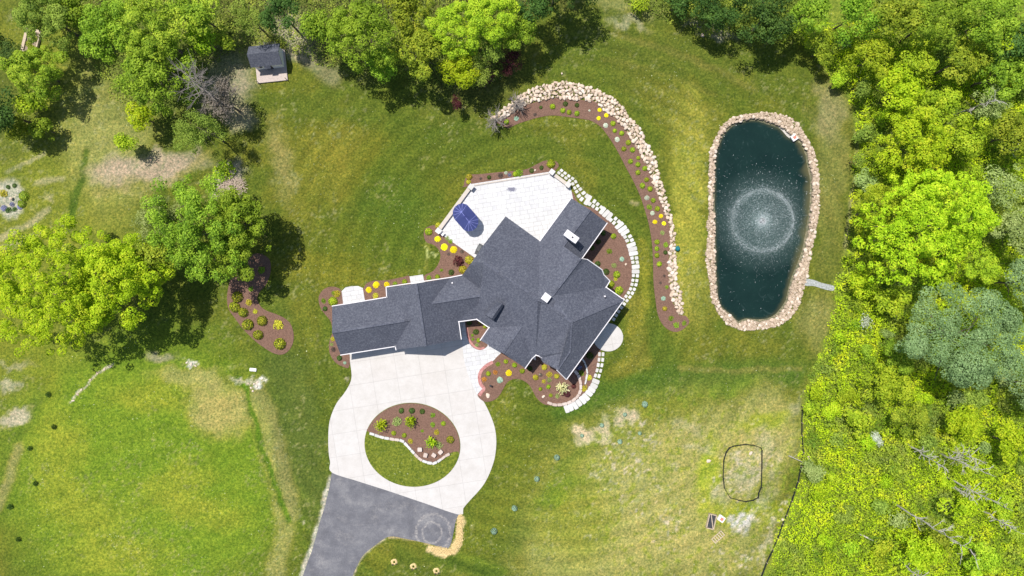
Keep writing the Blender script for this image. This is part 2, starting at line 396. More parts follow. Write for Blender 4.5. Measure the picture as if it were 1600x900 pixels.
# ------------------------------------------------------------------ outlines (photo pixels)
pond_in = [(1140,197),(1156,189),(1180,185),(1200,190),(1220,197),(1234,208),(1252,220),(1262,238),(1266,260),(1270,280),(1270,310),(1267,340),(1264,360),(1258,390),(1252,408),(1242,432),(1236,452),(1232,470),(1220,488),(1208,498),(1190,502),(1166,501),(1154,505),(1142,494),(1126,480),(1120,460),(1118,430),(1117,390),(1116,340),(1115,320),(1116,272),(1118,240),(1126,216)]
pond_out = [(1104,330),(1105,272),(1106,236),(1116,212),(1128,192),(1148,179),(1170,175),(1200,172),(1232,179),(1250,192),(1262,212),(1274,232),(1280,256),(1284,290),(1283,330),(1280,350),(1276,370),(1270,400),(1266,428),(1259,452),(1252,480),(1238,498),(1220,510),(1192,518),(1160,519),(1138,512),(1126,500),(1112,478),(1106,452),(1102,420),(1099,404),(1102,380),(1101,350)]
drive = [(545,553),(549,580),(549,592),(545,603),(536,617),(526,630),(518,648),(514,665),(513,690),(514,710),(516,722),(518.5,738),(560,752),(610,768),(660,785),(718,804),(724,794),(735,781),(747,768),(757,755),(766,737),(773,715),(775.5,690),(773,668),(766,648),(756,628),(746,616),(738,600),(730,580),(724,558),(722,528),(630,528),(560,540)]
asph = [(518.5,738),(560,752),(610,768),(660,785),(717,803.6),(712,815),(707,840),(703,853),(696,857),(672,850),(650,845),(630,841),(612,838),(600,842),(582,855),(567,868),(558,884),(551,900),(545,925),(538,960),(400,1040),(330,1120),(300,1080),(400,990),(440,960),(466,925),(473,900),(480,880),(487,862),(494,838),(500,815),(508,790),(515,760)]
ISL = [(644.5 + 75 * math.cos(t) * math.cos(.12) - 65.5 * math.sin(t) * math.sin(.12), 694.8 + 75 * math.cos(t) * math.sin(.12) + 65.5 * math.sin(t) * math.cos(.12)) for t in [i * math.tau / 90 for i in range(90)]]
edging = [(578,676),(592,681),(602,683.6),(614,685.6),(628,688),(636,695),(646,706),(656,716),(666,721),(678,723),(688,718),(696,712),(703,708)]
bedA_in = [(794,201),(808,194),(826,188),(844,183),(864,180.4),(888,183),(910,186),(924,189),(938,198),(948,210),(960,228),(970,246),(978,262),(988,280),(1000,306),(1008,330),(1014,352),(1018,376),(1020,400),(1021,440),(1024,468),(1028,492),(1036,508),(1048,517),(1060,518),(1070,512),(1077,503),(1072,494),(1066,493)]
wall_out = [(770,184),(784,172),(800,160),(814,150),(828,141),(848,134),(860,131.5),(878,127.6),(890,129),(912,134),(930,140),(948,149),(962,157),(974,170),(984,184),(996,196),(1006,212),(1012,228),(1020,242),(1026,262),(1030,276),(1036,292),(1040,308),(1046,324),(1050,340),(1054,360),(1055,384),(1056,420),(1057,440),(1063,454),(1066,472),(1067,490)]
wall_in = [(776,192),(794,180),(814,166),(828,162),(852,156),(868,153),(892,155),(916,157),(932,160),(942,172),(956,180),(966,190),(976,200),(984,214),(992,226),(1000,240),(1008,254),(1016,272),(1021,288),(1026,300),(1032,314),(1038,330),(1044,344),(1047,360),(1047,380),(1045,400),(1045,436),(1049,448),(1048,466),(1058,484),(1060,492)]
bedA = bedA_in + wall_in[::-1]
patio = [(682,361),(734,288),(862,268),(891,291),(896,314),(845,385),(800,425),(741,402)]
bedN = [(725,290),(728,277),(732,273),(750,272),(780,269),(820,265),(840,256),(852,251),(868,252),(873,259),(866,268),(862,270),(734,291)]
bedW = [(741,403),(700,372),(684,361),(680,352),(666,356),(662,366),(666,378),(678,383),(686,391),(688,402),(684,414),(676,424),(664,430),(662,440),(722,434),(750,420)]
bedGN = [(569,472),(569,448),(582,439),(604,438),(628,433),(640,431.5),(643,446),(608,452),(608,470)]
bedNW = [(537,474),(534,455),(526,449),(516,448),(506,452),(499,461),(498,470),(501,481),(507,490),(517,503),(522,524),(530,490),(545,480)]
bedSW = [(522,520),(516,530),(514,541),(516,554),(524,566),(534,572),(545,574),(546,552),(536,540)]
kid = [(356,454),(355,470),(358,484),(368,498),(380,514),(398,532),(414,544),(428,552),(440,554),(450,549),(457,538),(459,524),(455,508),(446,498),(432,491),(416,485),(407,478),(402,466),(406,456),(416,444),(423,424),(420,404),(400,396),(378,410),(362,432)]
bedC = [(780,554),(770,564),(758,570),(749,580),(747,590),(749,600),(754,607),(746,617),(756,627),(770,626),(780,618),(786,608),(792,598),(800,593),(810,592),(820,596),(828,603),(833,612),(838,621),(846,629),(856,633),(884,635),(900,631),(914,616),(926,596),(934,570),(939,552),(932,538),(905,545),(880,570),(850,545),(800,540)]
bedS = [(727,505),(728,516),(730,527),(734,537),(741,544),(750,547),(758,544),(762,538),(756,525),(766,512),(745,494),(728,498)]
bedE = [(893,300),(905,318),(928,326),(940,334),(952,345),(962,354),(970,364),(978,376),(982,388),(986,402),(987.5,418),(987,434),(985,448),(978,458),(972,470),(930,450),(890,400),(885,340)]
entry = [(722,526),(724,558),(730,580),(738,600),(746,616),(754,607),(749,600),(747,590),(749,580),(758,570),(770,564),(780,555),(790,545),(770,520),(745,480),(716,495)]
woods = [(960,-60),(975,0),(1010,14),(1060,28),(1100,48),(1160,50),(1240,62),(1275,90),(1300,125),(1335,160),(1338,230),(1332,300),(1325,360),(1316,420),(1301,448),(1302,490),(1282,545),(1262,590),(1254,640),(1253,700),(1247,752),(1234,790),(1222,818),(1207,862),(1190,900),(1175,980),(1800,980),(1800,-60)]

# ------------------------------------------------------------------ the ground
def axis(lo, hi, st, far):
    a = np.arange(lo, hi + st / 2, st)
    e = np.array([6, 15, 35, 80, 180, 400, 900, far])
    return np.concatenate([(lo - e)[::-1], a, hi + e])
gx = axis(-78, 78, .28, 2500); gy = axis(-46, 46, .28, 2500)
GX, GY = np.meshgrid(gx, gy)
PX = 800 + GX / S; PY = 450 - GY / S
wx = PX + (fbm(PX / 22, PY / 22, 5) - .5) * 34 + (fbm(PX / 5, PY / 5, 8) - .5) * 9
wy = PY + (fbm(PX / 22, PY / 22, 15) - .5) * 34 + (fbm(PX / 5, PY / 5, 18) - .5) * 9
C = np.zeros(GX.shape + (3,)); C[:] = (.083, .122, .016)
def lay(mask, col, k=1.0):
    m = np.clip(mask * k, 0, 1)[..., None]; C[:] = C * (1 - m) + np.array(col) * m
def sst(a, b, x):
    t = np.clip((x - a) / (b - a), 0, 1); return t * t * (3 - 2 * t)
def blob(cx, cy, rx, ry, ang, col, k=1.0, soft=.5):
    a = math.radians(ang); dx = wx - cx; dy = wy - cy
    u = (dx * math.cos(a) + dy * math.sin(a)) / rx; v = (-dx * math.sin(a) + dy * math.cos(a)) / ry
    lay(1 - sst(1 - soft, 1 + soft, np.hypot(u, v)), col, k)
def stroke(pts, w, col, k=1.0, soft=.6, wob=1.0):
    X = PX + (wx - PX) * wob * .35; Y = PY + (wy - PY) * wob * .35
    d = seg_dist(pts, X, Y); lay(1 - sst(w * (1 - soft), w * (1 + soft), d), col, k)
DRY = (.325, .345, .125); GOLD = (.20, .20, .022); LUSH = (.10, .20, .012); DEEP = (.055, .10, .014); TAN = (.36, .30, .17); PALE = (.40, .34, .23)
n0 = fbm(PX / 60, PY / 60, 2)
lay(sst(.45, .75, n0), (.125, .145, .02), .7)
# left meadow
blob(60, 330, 150, 330, 8, (.15, .19, .025), .85, .3)
blob(170, 200, 70, 120, 0, (.24, .24, .07), .75, .5)
stroke([(0,372),(45,350),(75,328)], 5, TAN, .55); stroke([(0,388),(50,372),(62,362)], 4, TAN, .5); stroke([(10,270),(40,252),(70,238)], 3, TAN, .5)
stroke([(60,285),(98,277)], 4, TAN, .5); blob(78,305,12,6,-30,TAN,.5)
stroke([(134,235),(128,275),(118,310),(108,352)], 5, (.05,.11,.012), .8, .5); stroke([(112,300),(106,362)], 2.5, (.05, .1, .012), .8)
blob(232, 262, 85, 21, -9, (.33, .26, .17), .95, .4); blob(215,285,50,10,-5,(.30,.24,.12),.6)
stroke([(150, 300), (230, 292), (290, 270), (330, 235)], 5, (.22, .2, .05), .5)
# lower left field
blob(230, 740, 230, 210, 0, (.125, .21, .018), 1.0, .3)
for bx, by, r1, r2, a_ in ((130,800,70,40,20),(270,760,60,30,-25),(320,800,60,25,10),(180,870,80,30,0),(90,700,40,60,0),(230,620,60,25,0)): blob(bx, by, r1, r2, a_, (.22, .26, .03), .6, .6)
blob(340, 640, 48, 40, 20, (.34, .27, .09), .75, .5); blob(300,590,60,14,5,(.30,.26,.09),.6)
stroke([(392,620),(408,665),(425,720),(440,770),(445,830),(430,900)], 14, (.29,.26,.08), .6)
blob(465, 660, 40, 170, -12, (.075, .115, .022), .9, .4); stroke([(400,600),(420,640),(436,690),(448,740),(458,800)], 10, (.23, .20, .07), .55, .7)
stroke([(375,590),(386,615),(394,650),(405,690),(417,720),(432,760),(450,812)], 4.5, (.07,.16,.01), .9, .5)
stroke([(72,560),(64,610),(45,655),(20,700),(0,760)], 9, (.10, .16, .018), .8); stroke([(30,700),(10,760),(-10,800)], 8, (.26,.22,.08), .6)
blob(22,650,30,9,-25,PALE,.8); blob(18,600,24,7,-25,PALE,.6); blob(20,570,26,5,-15,TAN,.6)
stroke([(0,545),(60,552),(80,600)], 20, (.16,.20,.02), .5)
# middle lawn
blob(560, 250, 130, 45, 10, (.175, .155, .018), .7, .6); blob(480,300,55,30,0,(.17,.16,.02),.5,.6)
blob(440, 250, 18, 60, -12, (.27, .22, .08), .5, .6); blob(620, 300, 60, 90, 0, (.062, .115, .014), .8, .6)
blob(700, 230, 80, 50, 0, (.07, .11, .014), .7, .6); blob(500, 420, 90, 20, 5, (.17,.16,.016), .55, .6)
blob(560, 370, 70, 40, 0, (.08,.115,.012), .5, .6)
blob(345, 120, 46, 52, 0, (.32, .26, .18), .85, .5); blob(375,185,20,22,0,(.38,.31,.2),.7); blob(455,45,28,60,-35,(.35,.30,.2),.85,.4)
blob(395, 60, 28, 40, 0, (.2, .21, .07), .7); stroke([(470,80),(520,120)], 12, (.26,.23,.12), .6)
# between wall and pond
blob(1075, 330, 26, 190, 3, (.235, .235, .032), .95, .35); blob(1070, 180, 60, 40, 30, (.19, .185, .026), .7, .6)
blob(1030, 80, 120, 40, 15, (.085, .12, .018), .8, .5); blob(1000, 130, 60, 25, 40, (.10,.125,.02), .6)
stroke([(960,55),(1040,75),(1120,110),(1180,140)], 5, (.15, .15, .035), .5); stroke([(940,90),(1040,115),(1120,150)], 4, (.14, .145, .03), .4)
blob(1300, 260, 26, 150, 2, (.155, .165, .04), .9, .4); blob(1290, 175, 22, 40, -10, (.24, .21, .09), .7); blob(1300,380,20,60,5,(.12,.145,.03),.7)
blob(1285, 500, 40, 45, 20, (.2, .19, .05), .8); blob(1085, 470, 35, 50, 0, (.19, .19, .03), .7)
stroke([(1335,120),(1342,220),(1333,310),(1322,400)], 4, (.30,.27,.12), .5)
# south and south-east
blob(1000, 545, 60, 40, 0, (.075, .12, .016), .8, .6); stroke([(990,470),(1000,560),(960,590)], 14, (.20, .17, .025), .55, .8)
blob(930, 470, 14, 20, 0, (.1,.13,.02), .5); stroke([(1005, 380),(1008,470),(985,520)], 8, (.20, .19, .02), .6)
blob(900, 700, 150, 35, -38, (.15,.18,.03), .7, .6); blob(960, 800, 130, 80, -30, (.22,.275,.07), .85, .6); stroke([(780,640),(800,760),(740,850)], 30, (.12, .155, .018), .6, .7)
stroke([(880,640),(960,610),(1060,590),(1240,585)], 22, (.06, .12, .016), .9, .6)
stroke([(870,740),(930,690),(990,650),(1060,625),(1180,600)], 12, (.075, .16, .012), .7, .7)
stroke([(1250,575),(1150,580),(1060,575)], 4, (.2,.19,.05), .5)
for bx, by, r1, r2, a_ in ((1040,760,170,110,-30),(1150,690,95,50,-10),(980,840,150,60,-20),(1200,680,40,70,0),(1110,860,90,50,0)): blob(bx, by, r1, r2, a_, (.29, .265, .075), .8, .6)
blob(900,810,60,70,0,(.16,.20,.02),.7,.6); blob(870,770,40,16,-40,(.09,.18,.012),.6)
blob(1105, 750, 14, 60, 5, (.24, .33, .03), .8, .6); blob(1165,800,60,16,0,(.24,.31,.02),.7,.7); blob(1190,660,40,12,-10,(.22,.30,.02),.7)
for bx, by, r1, r2, k_ in ((1160,735,26,34,.7),(1150,712,12,6,.7),(1180,745,10,24,.6),(1120,765,10,12,.7),(1200,700,18,30,.55),(1076,700,10,8,.6),(1045,725,8,8,.5),(1100,700,14,8,.5),(1195,790,12,20,.6),(1212,740,8,30,.5),(1240,640,6,16,.5),(1075,665,24,10,.45),(1125,780,16,8,.6),(1195,850,5,40,.7)):
    blob(bx, by, r1 * .8, r2 * .8, 15, (.46, .40, .29), k_ * .55, .9)
blob(912,683,14,13,0,(.50,.40,.24),.9,.4); blob(938,665,17,9,-35,(.50,.40,.24),.85,.5); blob(942,678,12,7,-20,(.50,.40,.24),.8,.5); blob(979,652,16,12,-20,(.48,.38,.24),.85,.5); blob(930,672,6,6,0,(.16,.22,.03),.8)
blob(1050,640,60,20,0,(.14,.17,.02),.5); stroke([(1010,618),(1050,605),(1075,630),(1078,660)], 3.5, (.15,.2,.03), .6); stroke([(1030,640),(1050,620),(1068,640)], 3, (.17,.19,.03), .5)
# bottom centre
stroke([(680,862),(720,880),(780,900)], 14, (.06,.12,.014), .6); stroke([(700,870),(760,900)], 2.5, (.04,.08,.01), .7); stroke([(720,866),(790,895)], 2.5, (.13,.19,.02), .5)
blob(590, 870, 20, 20, 0, (.16,.17,.02), .6)
stroke([(717,806),(721,818),(716,846),(709,861),(695,864),(674,856)], 6.0, (.62,.46,.22), .95, .35)
stroke([(608,836.5),(632,839),(650,842),(672,848)], 2.0, (.5, .36, .2), .8); stroke([(600,840),(580,854),(565,867),(556,884),(549,900),(540,940)], 3.2, (.46,.38,.24), .8)
stroke([(516,745),(507,790),(494,836),(486,862),(479,880),(470,905)], 4.0, (.46,.42,.33), .75)
for s_ in ((548,590),(529,622),(473,820)): blob(s_[0], s_[1], 4, 3, 0, PALE, .6)
blob(400,600,10,5,0,(.6,.58,.52),.8); blob(380,592,18,4,25,(.42,.38,.28),.6); blob(1158,815,12,13,0,(.50,.46,.42),.95,.5); blob(1146,806,10,4,20,(.46,.42,.36),.8)
stroke([(177,573),(162,577),(150,585),(138,596),(126,610),(112,628)], 1.6, (.5,.42,.32), .7); blob(295,568,9,3,20,(.6,.55,.5),.7); blob(255,555,24,9,5,(.3,.24,.17),.6)
stroke([(668,365),(664,400),(670,420)], 3, (.2,.2,.05), .3); blob(661,397,3,10,-15,(.36,.40,.14),.9,.3); blob(672,388,7,2,-20,(.36,.40,.16),.8,.3); blob(657,421,4,2,0,(.4,.4,.16),.7)
blob(992,311,6,6,0,(.3,.24,.12),.6)
# earth under planting and woods
wd = inside(woods, PX, PY); dW = seg_dist(woods, PX, PY, True); sdw = np.where(wd, -dW, dW)
lay(1 - sst(-6, 4, sdw + (wx - PX) * .5), (.15, .215, .03), 1)
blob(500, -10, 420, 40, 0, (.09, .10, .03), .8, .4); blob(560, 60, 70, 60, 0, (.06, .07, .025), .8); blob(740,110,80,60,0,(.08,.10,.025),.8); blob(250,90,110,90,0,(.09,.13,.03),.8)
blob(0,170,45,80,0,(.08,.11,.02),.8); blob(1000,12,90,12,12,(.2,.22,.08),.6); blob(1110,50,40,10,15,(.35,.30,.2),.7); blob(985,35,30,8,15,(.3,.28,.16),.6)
blob(355,280,24,26,20,(.5,.42,.32),.8); blob(18,310,26,26,0,(.42,.38,.3),.8,.3)
se = (1 - sst(.8, 1.15, np.hypot((PX - 1090) / 190, (PY - 770) / 165)))
spot = sst(.60, .74, fbm(PX / 4.5, PY / 4.5, 70, 3)) * sst(.42, .6, fbm(PX / 40, PY / 40, 72))
lay(spot * se * (sdw > 0), (.44, .38, .26), .75)
spot = sst(.58, .72, fbm(PX / 6, PY / 6, 74, 3)); lay(spot * se * (sdw > 0), (.15, .24, .02), .6)
spot = sst(.62, .74, fbm(PX / 3.5, PY / 3.5, 76, 3)) * sst(.5, .62, fbm(PX / 50, PY / 50, 77)) * (sdw > 0)
lay(spot, (.24, .25, .11), .5)
# mowing arcs over the lawns: passes lay the blades one way or the other
arc = np.hypot(PX - 860, (PY - 470) * 1.05) + (wx - PX) * .3
mw = .5 + .5 * np.sin(arc / 4.6); mm = 1 - sst(-10, 10, -sdw)
mow = 1 + .10 * (mw - .5) * 2 * mm * fbm(PX / 80, PY / 80, 61) * 1.6
st2 = .5 + .5 * np.sin((PX * .35 + PY * .94 + (wx - PX) * .4) / 5.5)
mow2 = 1 + .05 * (st2 - .5) * 2 * (PX < 470)
C *= (np.where(PX < 470, mow2, mow))[..., None]
gr = sst(.95, 1.25, C[..., 1] / (C[..., 0] + 1e-6))[..., None]
C *= gr * np.array([.98, .90, .78]) + (1 - gr) * np.array([.95, .97, 1.0])
jit = 1 + (fbm(PX / 1.7, PY / 1.7, 33, 2) - .5) * .5
C *= jit[..., None]
# depth of the pond basin
pin = spline(pond_in, True, 4); dp = seg_dist([P2(*p) for p in pin], GX[:, :], GY, True) if False else None
near = (PX > 1090) & (PX < 1295) & (PY > 160) & (PY < 530)
Z = np.zeros(GX.shape)
dpx = np.full(GX.shape, 99.0); ins = inside(pin, PX, PY)
dpx[near] = seg_dist(pin, PX[near], PY[near], True)
Z = np.where(ins, -1.6 * sst(0, 30, dpx) - .30, Z)
Z = np.where(~ins, -.30 * (1 - sst(0, 7, dpx)), Z)
lay(((dpx < 7) | ins).astype(float), (.16, .15, .10), .9)
# slight real relief away from paving
far_ = sst(60, 140, np.hypot(wx - 210, (PY - 760) * 1.0) * -1 + 250) * (PX < 470)
Z += (fbm(PX / 70, PY / 70, 41) - .5) * 0.7 * far_
Z -= .35 * np.exp(-(seg_dist([(375,590),(394,650),(417,720),(450,812)], PX, PY) / 6) ** 2)
nx, ny = len(gx), len(gy)
idx = np.arange(nx * ny).reshape(ny, nx)
F = np.stack([idx[:-1, :-1], idx[:-1, 1:], idx[1:, 1:], idx[1:, :-1]], -1).reshape(-1, 4)
V = np.stack([GX, GY, Z], -1).reshape(-1, 3)
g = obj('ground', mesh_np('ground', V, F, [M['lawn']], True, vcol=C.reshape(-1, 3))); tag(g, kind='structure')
def zg(px, py):
    x, y = (px - 800) * S, (450 - py) * S
    i = min(max(np.searchsorted(gx, x), 0), nx - 1); j = min(max(np.searchsorted(gy, y), 0), ny - 1)
    return float(Z[j, i])

# ------------------------------------------------------------------ paving, beds, water
def sheet(name, pts, z, mat, smooth=1.2, kind='structure', depth=.12, label=None, cat=None, col=None, sm=True):
    pp = spline(pts, True, smooth * 2) if sm else pts
    b = MB(); b.prism([P2(*p) for p in pp], z - depth, z)
    o = b.build(name, mat, tri=True)
    if col is not None:
        me = o.data; a = me.attributes.new('Col', 'FLOAT_COLOR', 'POINT')
        a.data.foreach_set('color', np.tile(np.array([*col, 1], dtype=np.float32), len(me.vertices)))
    if kind: o['kind'] = kind
    if label: tag(o, label, cat)
    return o
def hard(pts, corners=()):   # spline only between far points: keep corners crisp
    return pts
sheet('driveway', [(x, y) for x, y in spline(drive[:-4], False, 3)] + drive[-4:], .040, M['concrete'], sm=False)
def crisp(px_list, first, last): return px_list
sheet('asphalt_road', asph[:5] + spline(asph[4:20], False, 3) + asph[20:], .030, M['asphalt'], sm=False)
sheet('island_lawn', ISL, .075, M['lawn'], sm=False, col=(.12, .15, .018))
im = [p for p in ISL if True]
es = spline(edging, False, 2)
arcp = [(644.5 + 74.3 * math.cos(t) * math.cos(.12) - 64.8 * math.sin(t) * math.sin(.12), 694.8 + 74.3 * math.cos(t) * math.sin(.12) + 64.8 * math.sin(t) * math.cos(.12)) for t in [math.radians(d) for d in range(200, 368, 3)]]
sheet('island_mulch', arcp + [(716, 705), (708, 706)] + es[::-1] + [(573, 672)], .11, M['mulch'], sm=False)
sheet('curved_bed_mulch', spline(bedA_in, False, 3) + spline(wall_in[::-1], False, 3), .05, M['mulch'], sm=False)
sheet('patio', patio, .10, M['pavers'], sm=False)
sheet('entry_walk', [entry[0]] + spline(entry[1:12], False, 3) + entry[12:], .060, M['pavers'], sm=False)
for nm, pts, z in (('patio_north_bed_mulch', bedN, .05), ('patio_west_bed_mulch', bedW, .05), ('garage_north_bed_mulch', bedGN, .05), ('garage_corner_bed_mulch', bedNW, .05), ('garage_end_bed_mulch', bedSW, .046), ('kidney_bed_mulch', kid, .05), ('front_bed_mulch', bedC, .064), ('entry_bed_mulch', bedS, .08), ('east_bed_mulch', bedE, .05)):
    sheet(nm, pts, z, M['mulch'], 1.0)
circ = [(950 + 23.5 * math.cos(t), 527 + 22 * math.sin(t)) for t in [i * math.tau / 40 for i in range(40)]]
sheet('round_patio', circ, .09, M['concrete'], sm=False)
sheet('back_door_pad', [(534,455),(540,449),(550,447),(560,447),(567,450),(571,474),(537,480)], .08, M['pavers'], sm=False)
sheet('side_door_step', [(640,432),(661,429),(664,444),(643,447)], .12, M['pavers'], sm=False)
sheet('outflow_gravel', [(1257,436),(1270,437),(1284,442),(1303,447),(1302,454),(1288,452),(1272,447),(1258,446)], .03, M['whitegravel'])
wxs = np.arange(26.2, 44.6, .35); wys = np.arange(-6.5, 25.2, .35); WX, WY = np.meshgrid(wxs, wys)
_px = 800 + WX / S; _py = 450 - WY / S; _d = np.where(inside(pin, _px, _py), seg_dist(pin, _px, _py, True), 0)
_east = sst(1190, 1255, _px) * .75 + .25
_sh = np.clip(1 - _d / (4 + 9 * fbm(_px / 14, _py / 14, 55) * _east * 2), 0, 1) * (.35 + .65 * _east)
_i = np.arange(WX.size).reshape(WX.shape); _f = np.stack([_i[:-1, :-1], _i[:-1, 1:], _i[1:, 1:], _i[1:, :-1]], -1).reshape(-1, 4)
wo = obj('pond_water', mesh_np('pond_water', np.stack([WX, WY, np.full(WX.shape, -.35)], -1).reshape(-1, 3), _f, [M['water']], vcol=np.repeat(_sh.reshape(-1, 1), 3, 1))); wo['kind'] = 'structure'
sheet('pond_ledge', [(1216,195),(1226,199),(1236,208),(1240,217),(1232,213),(1224,204)], -.30, M['gravel'])

# ------------------------------------------------------------------ stones
def rock_mesh(seed, mat, flat=.7, boxy=.3, sub=2):
    rnd = random.Random(seed); bm = bmesh.new()
    bmesh.ops.create_icosphere(bm, subdivisions=sub, radius=.5)
    pl = [(Vector((rnd.gauss(0, 1), rnd.gauss(0, 1), rnd.gauss(0, .7))).normalized(), rnd.uniform(.30, .42)) for _ in range(9)]
    for v in bm.verts:
        for n_, d in pl:
            e = v.co.dot(n_) - d
            if e > 0: v.co -= n_ * e
        v.co *= 1 + rnd.uniform(-.04, .04)
        v.co.z *= flat
    me = bpy.data.meshes.new('rock'); bm.to_mesh(me); bm.free(); me.materials.append(mat); return me
rng = random.Random(7)
rocks = [rock_mesh(i, M['limestone']) for i in range(8)]
proto = {}
def place(name, me, loc, sc, rz, label, cat, group, rx=0, ry=0):
    key = (name, me.name)
    if key not in proto:
        proto[key] = bpy.data.objects.new(name, me); o = proto[key]; COL.objects.link(o)
    else:
        o = proto[key].copy(); COL.objects.link(o)
    o.name = name
    o.location = loc; o.scale = sc if hasattr(sc, '__len__') else (sc, sc, sc); o.rotation_euler = (rx, ry, rz)
    for k in ('label', 'category', 'group'):
        if k in o: del o[k]
    tag(o, label, cat, group); return o
def poisson(mask_fn, box, rmin, n_try, seed):
    r_ = random.Random(seed); pts = []; cell = {}
    for _ in range(n_try):
        x = r_.uniform(box[0], box[2]); y = r_.uniform(box[1], box[3])
        k = (int(x / rmin), int(y / rmin))
        if any((x - q[0]) ** 2 + (y - q[1]) ** 2 < rmin * rmin for i in (-1, 0, 1) for j in (-1, 0, 1) for q in cell.get((k[0] + i, k[1] + j), ())): continue
        if not mask_fn(x, y): continue
        pts.append((x, y)); cell.setdefault(k, []).append((x, y))
    return pts
def pip(poly, x, y):
    r = False; j = len(poly) - 1
    for i in range(len(poly)):
        xi, yi = poly[i]; xj, yj = poly[j]
        if (yi > y) != (yj > y) and x < (xj - xi) * (y - yi) / (yj - yi) + xi: r = not r
        j = i
    return r
PO = spline(pond_out, True, 3); PI = spline(pond_in, True, 3)
def rubble(name, pts, size, seed, mat, label, cat):
    """many little filler stones as one uncountable mass"""
    r_ = random.Random(seed); vs = []; fs = []
    for px, py in pts:
        c = P(px, py, 0); s_ = size * r_.uniform(.6, 1.3); c.z = r_.uniform(.0, .06)
        n_ = len(vs); k = 6; a0 = r_.random() * 6
        for i in range(k):
            a = a0 + i * math.tau / k; q = r_.uniform(.75, 1.1)
            vs.append((c.x + math.cos(a) * s_ * q, c.y + math.sin(a) * s_ * q, c.z - .1)); 
        for i in range(k):
            a = a0 + i * math.tau / k; q = r_.uniform(.4, .65)
            vs.append((c.x + math.cos(a) * s_ * q, c.y + math.sin(a) * s_ * q, c.z + s_ * r_.uniform(.45, .75)))
        for i in range(k): fs.append([n_ + i, n_ + (i + 1) % k, n_ + k + (i + 1) % k, n_ + k + i])
        fs.append([n_ + k, n_ + k + 1, n_ + k + 2, n_ + k + 3]); fs.append([n_ + k + 3, n_ + k + 4, n_ + k + 5, n_ + k])
    o = obj(name, mesh_np(name, vs, fs, [mat])); tag(o, label, cat, kind='stuff'); return o
limefill = simple('limestone_rubble', (.52, .41, .31), (.30, .23, .16), 5, .9, .4)
_po = np.array(PO); _pi = np.array(PI)
def ringok(x, y):
    return pip(PO, x, y) and (not pip(PI, x, y)) and np.hypot(_po[:, 0] - x, _po[:, 1] - y).min() > 4.3 and np.hypot(_pi[:, 0] - x, _pi[:, 1] - y).min() > 1.2
ring = poisson(ringok, (1095, 168, 1290, 522), 5.0, 60000, 3)
rng.shuffle(ring)
def side_pond(x, y):
    return 'west' if x < 1125 else ('north' if y < 230 else ('south' if y > 470 else 'east'))
for i, (px, py) in enumerate(ring[:300]):
    s = rng.uniform(.38, .72)
    place('pond_boulder', rocks[i % 8], P(px, py, 0) + Vector((0, 0, .06)), (s * rng.uniform(.95, 1.35), s * .95, s * rng.uniform(.55, .9)), rng.uniform(0, 6.3),
          'cream limestone boulder in the ring edging the pond, on its %s side' % side_pond(px, py), 'boulder', 'boulders edging the pond')
rest = ring[300:] + poisson(lambda x, y: ringok(x, y), (1095, 168, 1290, 522), 2.3, 60000, 5)
rubble('pond_edge_rubble', rest, .26, 4, limefill, 'small cream stones filling gaps between the boulders around the pond', 'rubble')
WP = spline(wall_out, False, 4) + spline(wall_in, False, 4)[::-1]
wallp = poisson(lambda x, y: pip(WP, x, y), (760, 120, 1075, 500), 4.75, 90000, 11); rng.shuffle(wallp)
print('ring', len(ring), 'wall', len(wallp))
WO = spline(wall_out, False, 8)
for i, (px, py) in enumerate(wallp[:300]):
    s = rng.uniform(.40, .68)
    d_ = float(seg_dist(WO, np.array([px]), np.array([py]))[0])
    place('wall_boulder', rocks[(i * 3) % 8], P(px, py, 0) + Vector((0, 0, .12 + min(d_, 10) * .012)), (s * rng.uniform(1, 1.5), s, s * rng.uniform(.6, 1.0)), rng.uniform(0, 6.3),
          'cream limestone boulder in the %s part of the long curved wall' % ('northwest' if px < 860 else ('north' if px < 950 else ('middle' if py < 330 else 'south'))), 'boulder', 'boulders of the curved retaining wall')
rest = wallp[300:] + poisson(lambda x, y: pip(WP, x, y), (760, 120, 1075, 500), 2.8, 80000, 12)
rubble('wall_rubble', rest, .22, 6, limefill, 'small cream stones packed between the boulders of the curved wall', 'rubble')

# pavers of the curved stepping path
def slab_mesh(seed):
    b = MB(); r_ = random.Random(seed)
    pts = []
    for (sx, sy) in ((-1, -1), (1, -1), (1, 1), (-1, 1)):
        x = sx * .5 * r_.uniform(.93, 1.02); y = sy * .5 * r_.uniform(.93, 1.02)
        a = .12
        if sx * sy > 0: pts += [(x, y - sy * a), (x - sx * a, y)]
        else: pts += [(x - sx * a, y), (x, y - sy * a)]
    b.prism(pts, -.5, .5); return b.mesh('slab', M['slab'])
slabs = [slab_mesh(i) for i in range(6)]
pathO = [(876,262),(890,273),(900,280),(905,289),(918,302),(930,311),(944,324),(956,334),(970,345),(982,359),(990,373),(995,387),(998,404),(999.4,418),(998.5,434),(995.6,448),(990,460),(982,471),(970,487),(960,503)]
pathI = [(868,270),(882,280),(892,288),(897,299),(904,313),(920,322),(933,330),(944,339),(957,351),(967,363),(975,375),(980,388),(984,404),(986.5,418),(986,434),(983.5,447),(979,457),(972,466),(959,480),(948,497)]
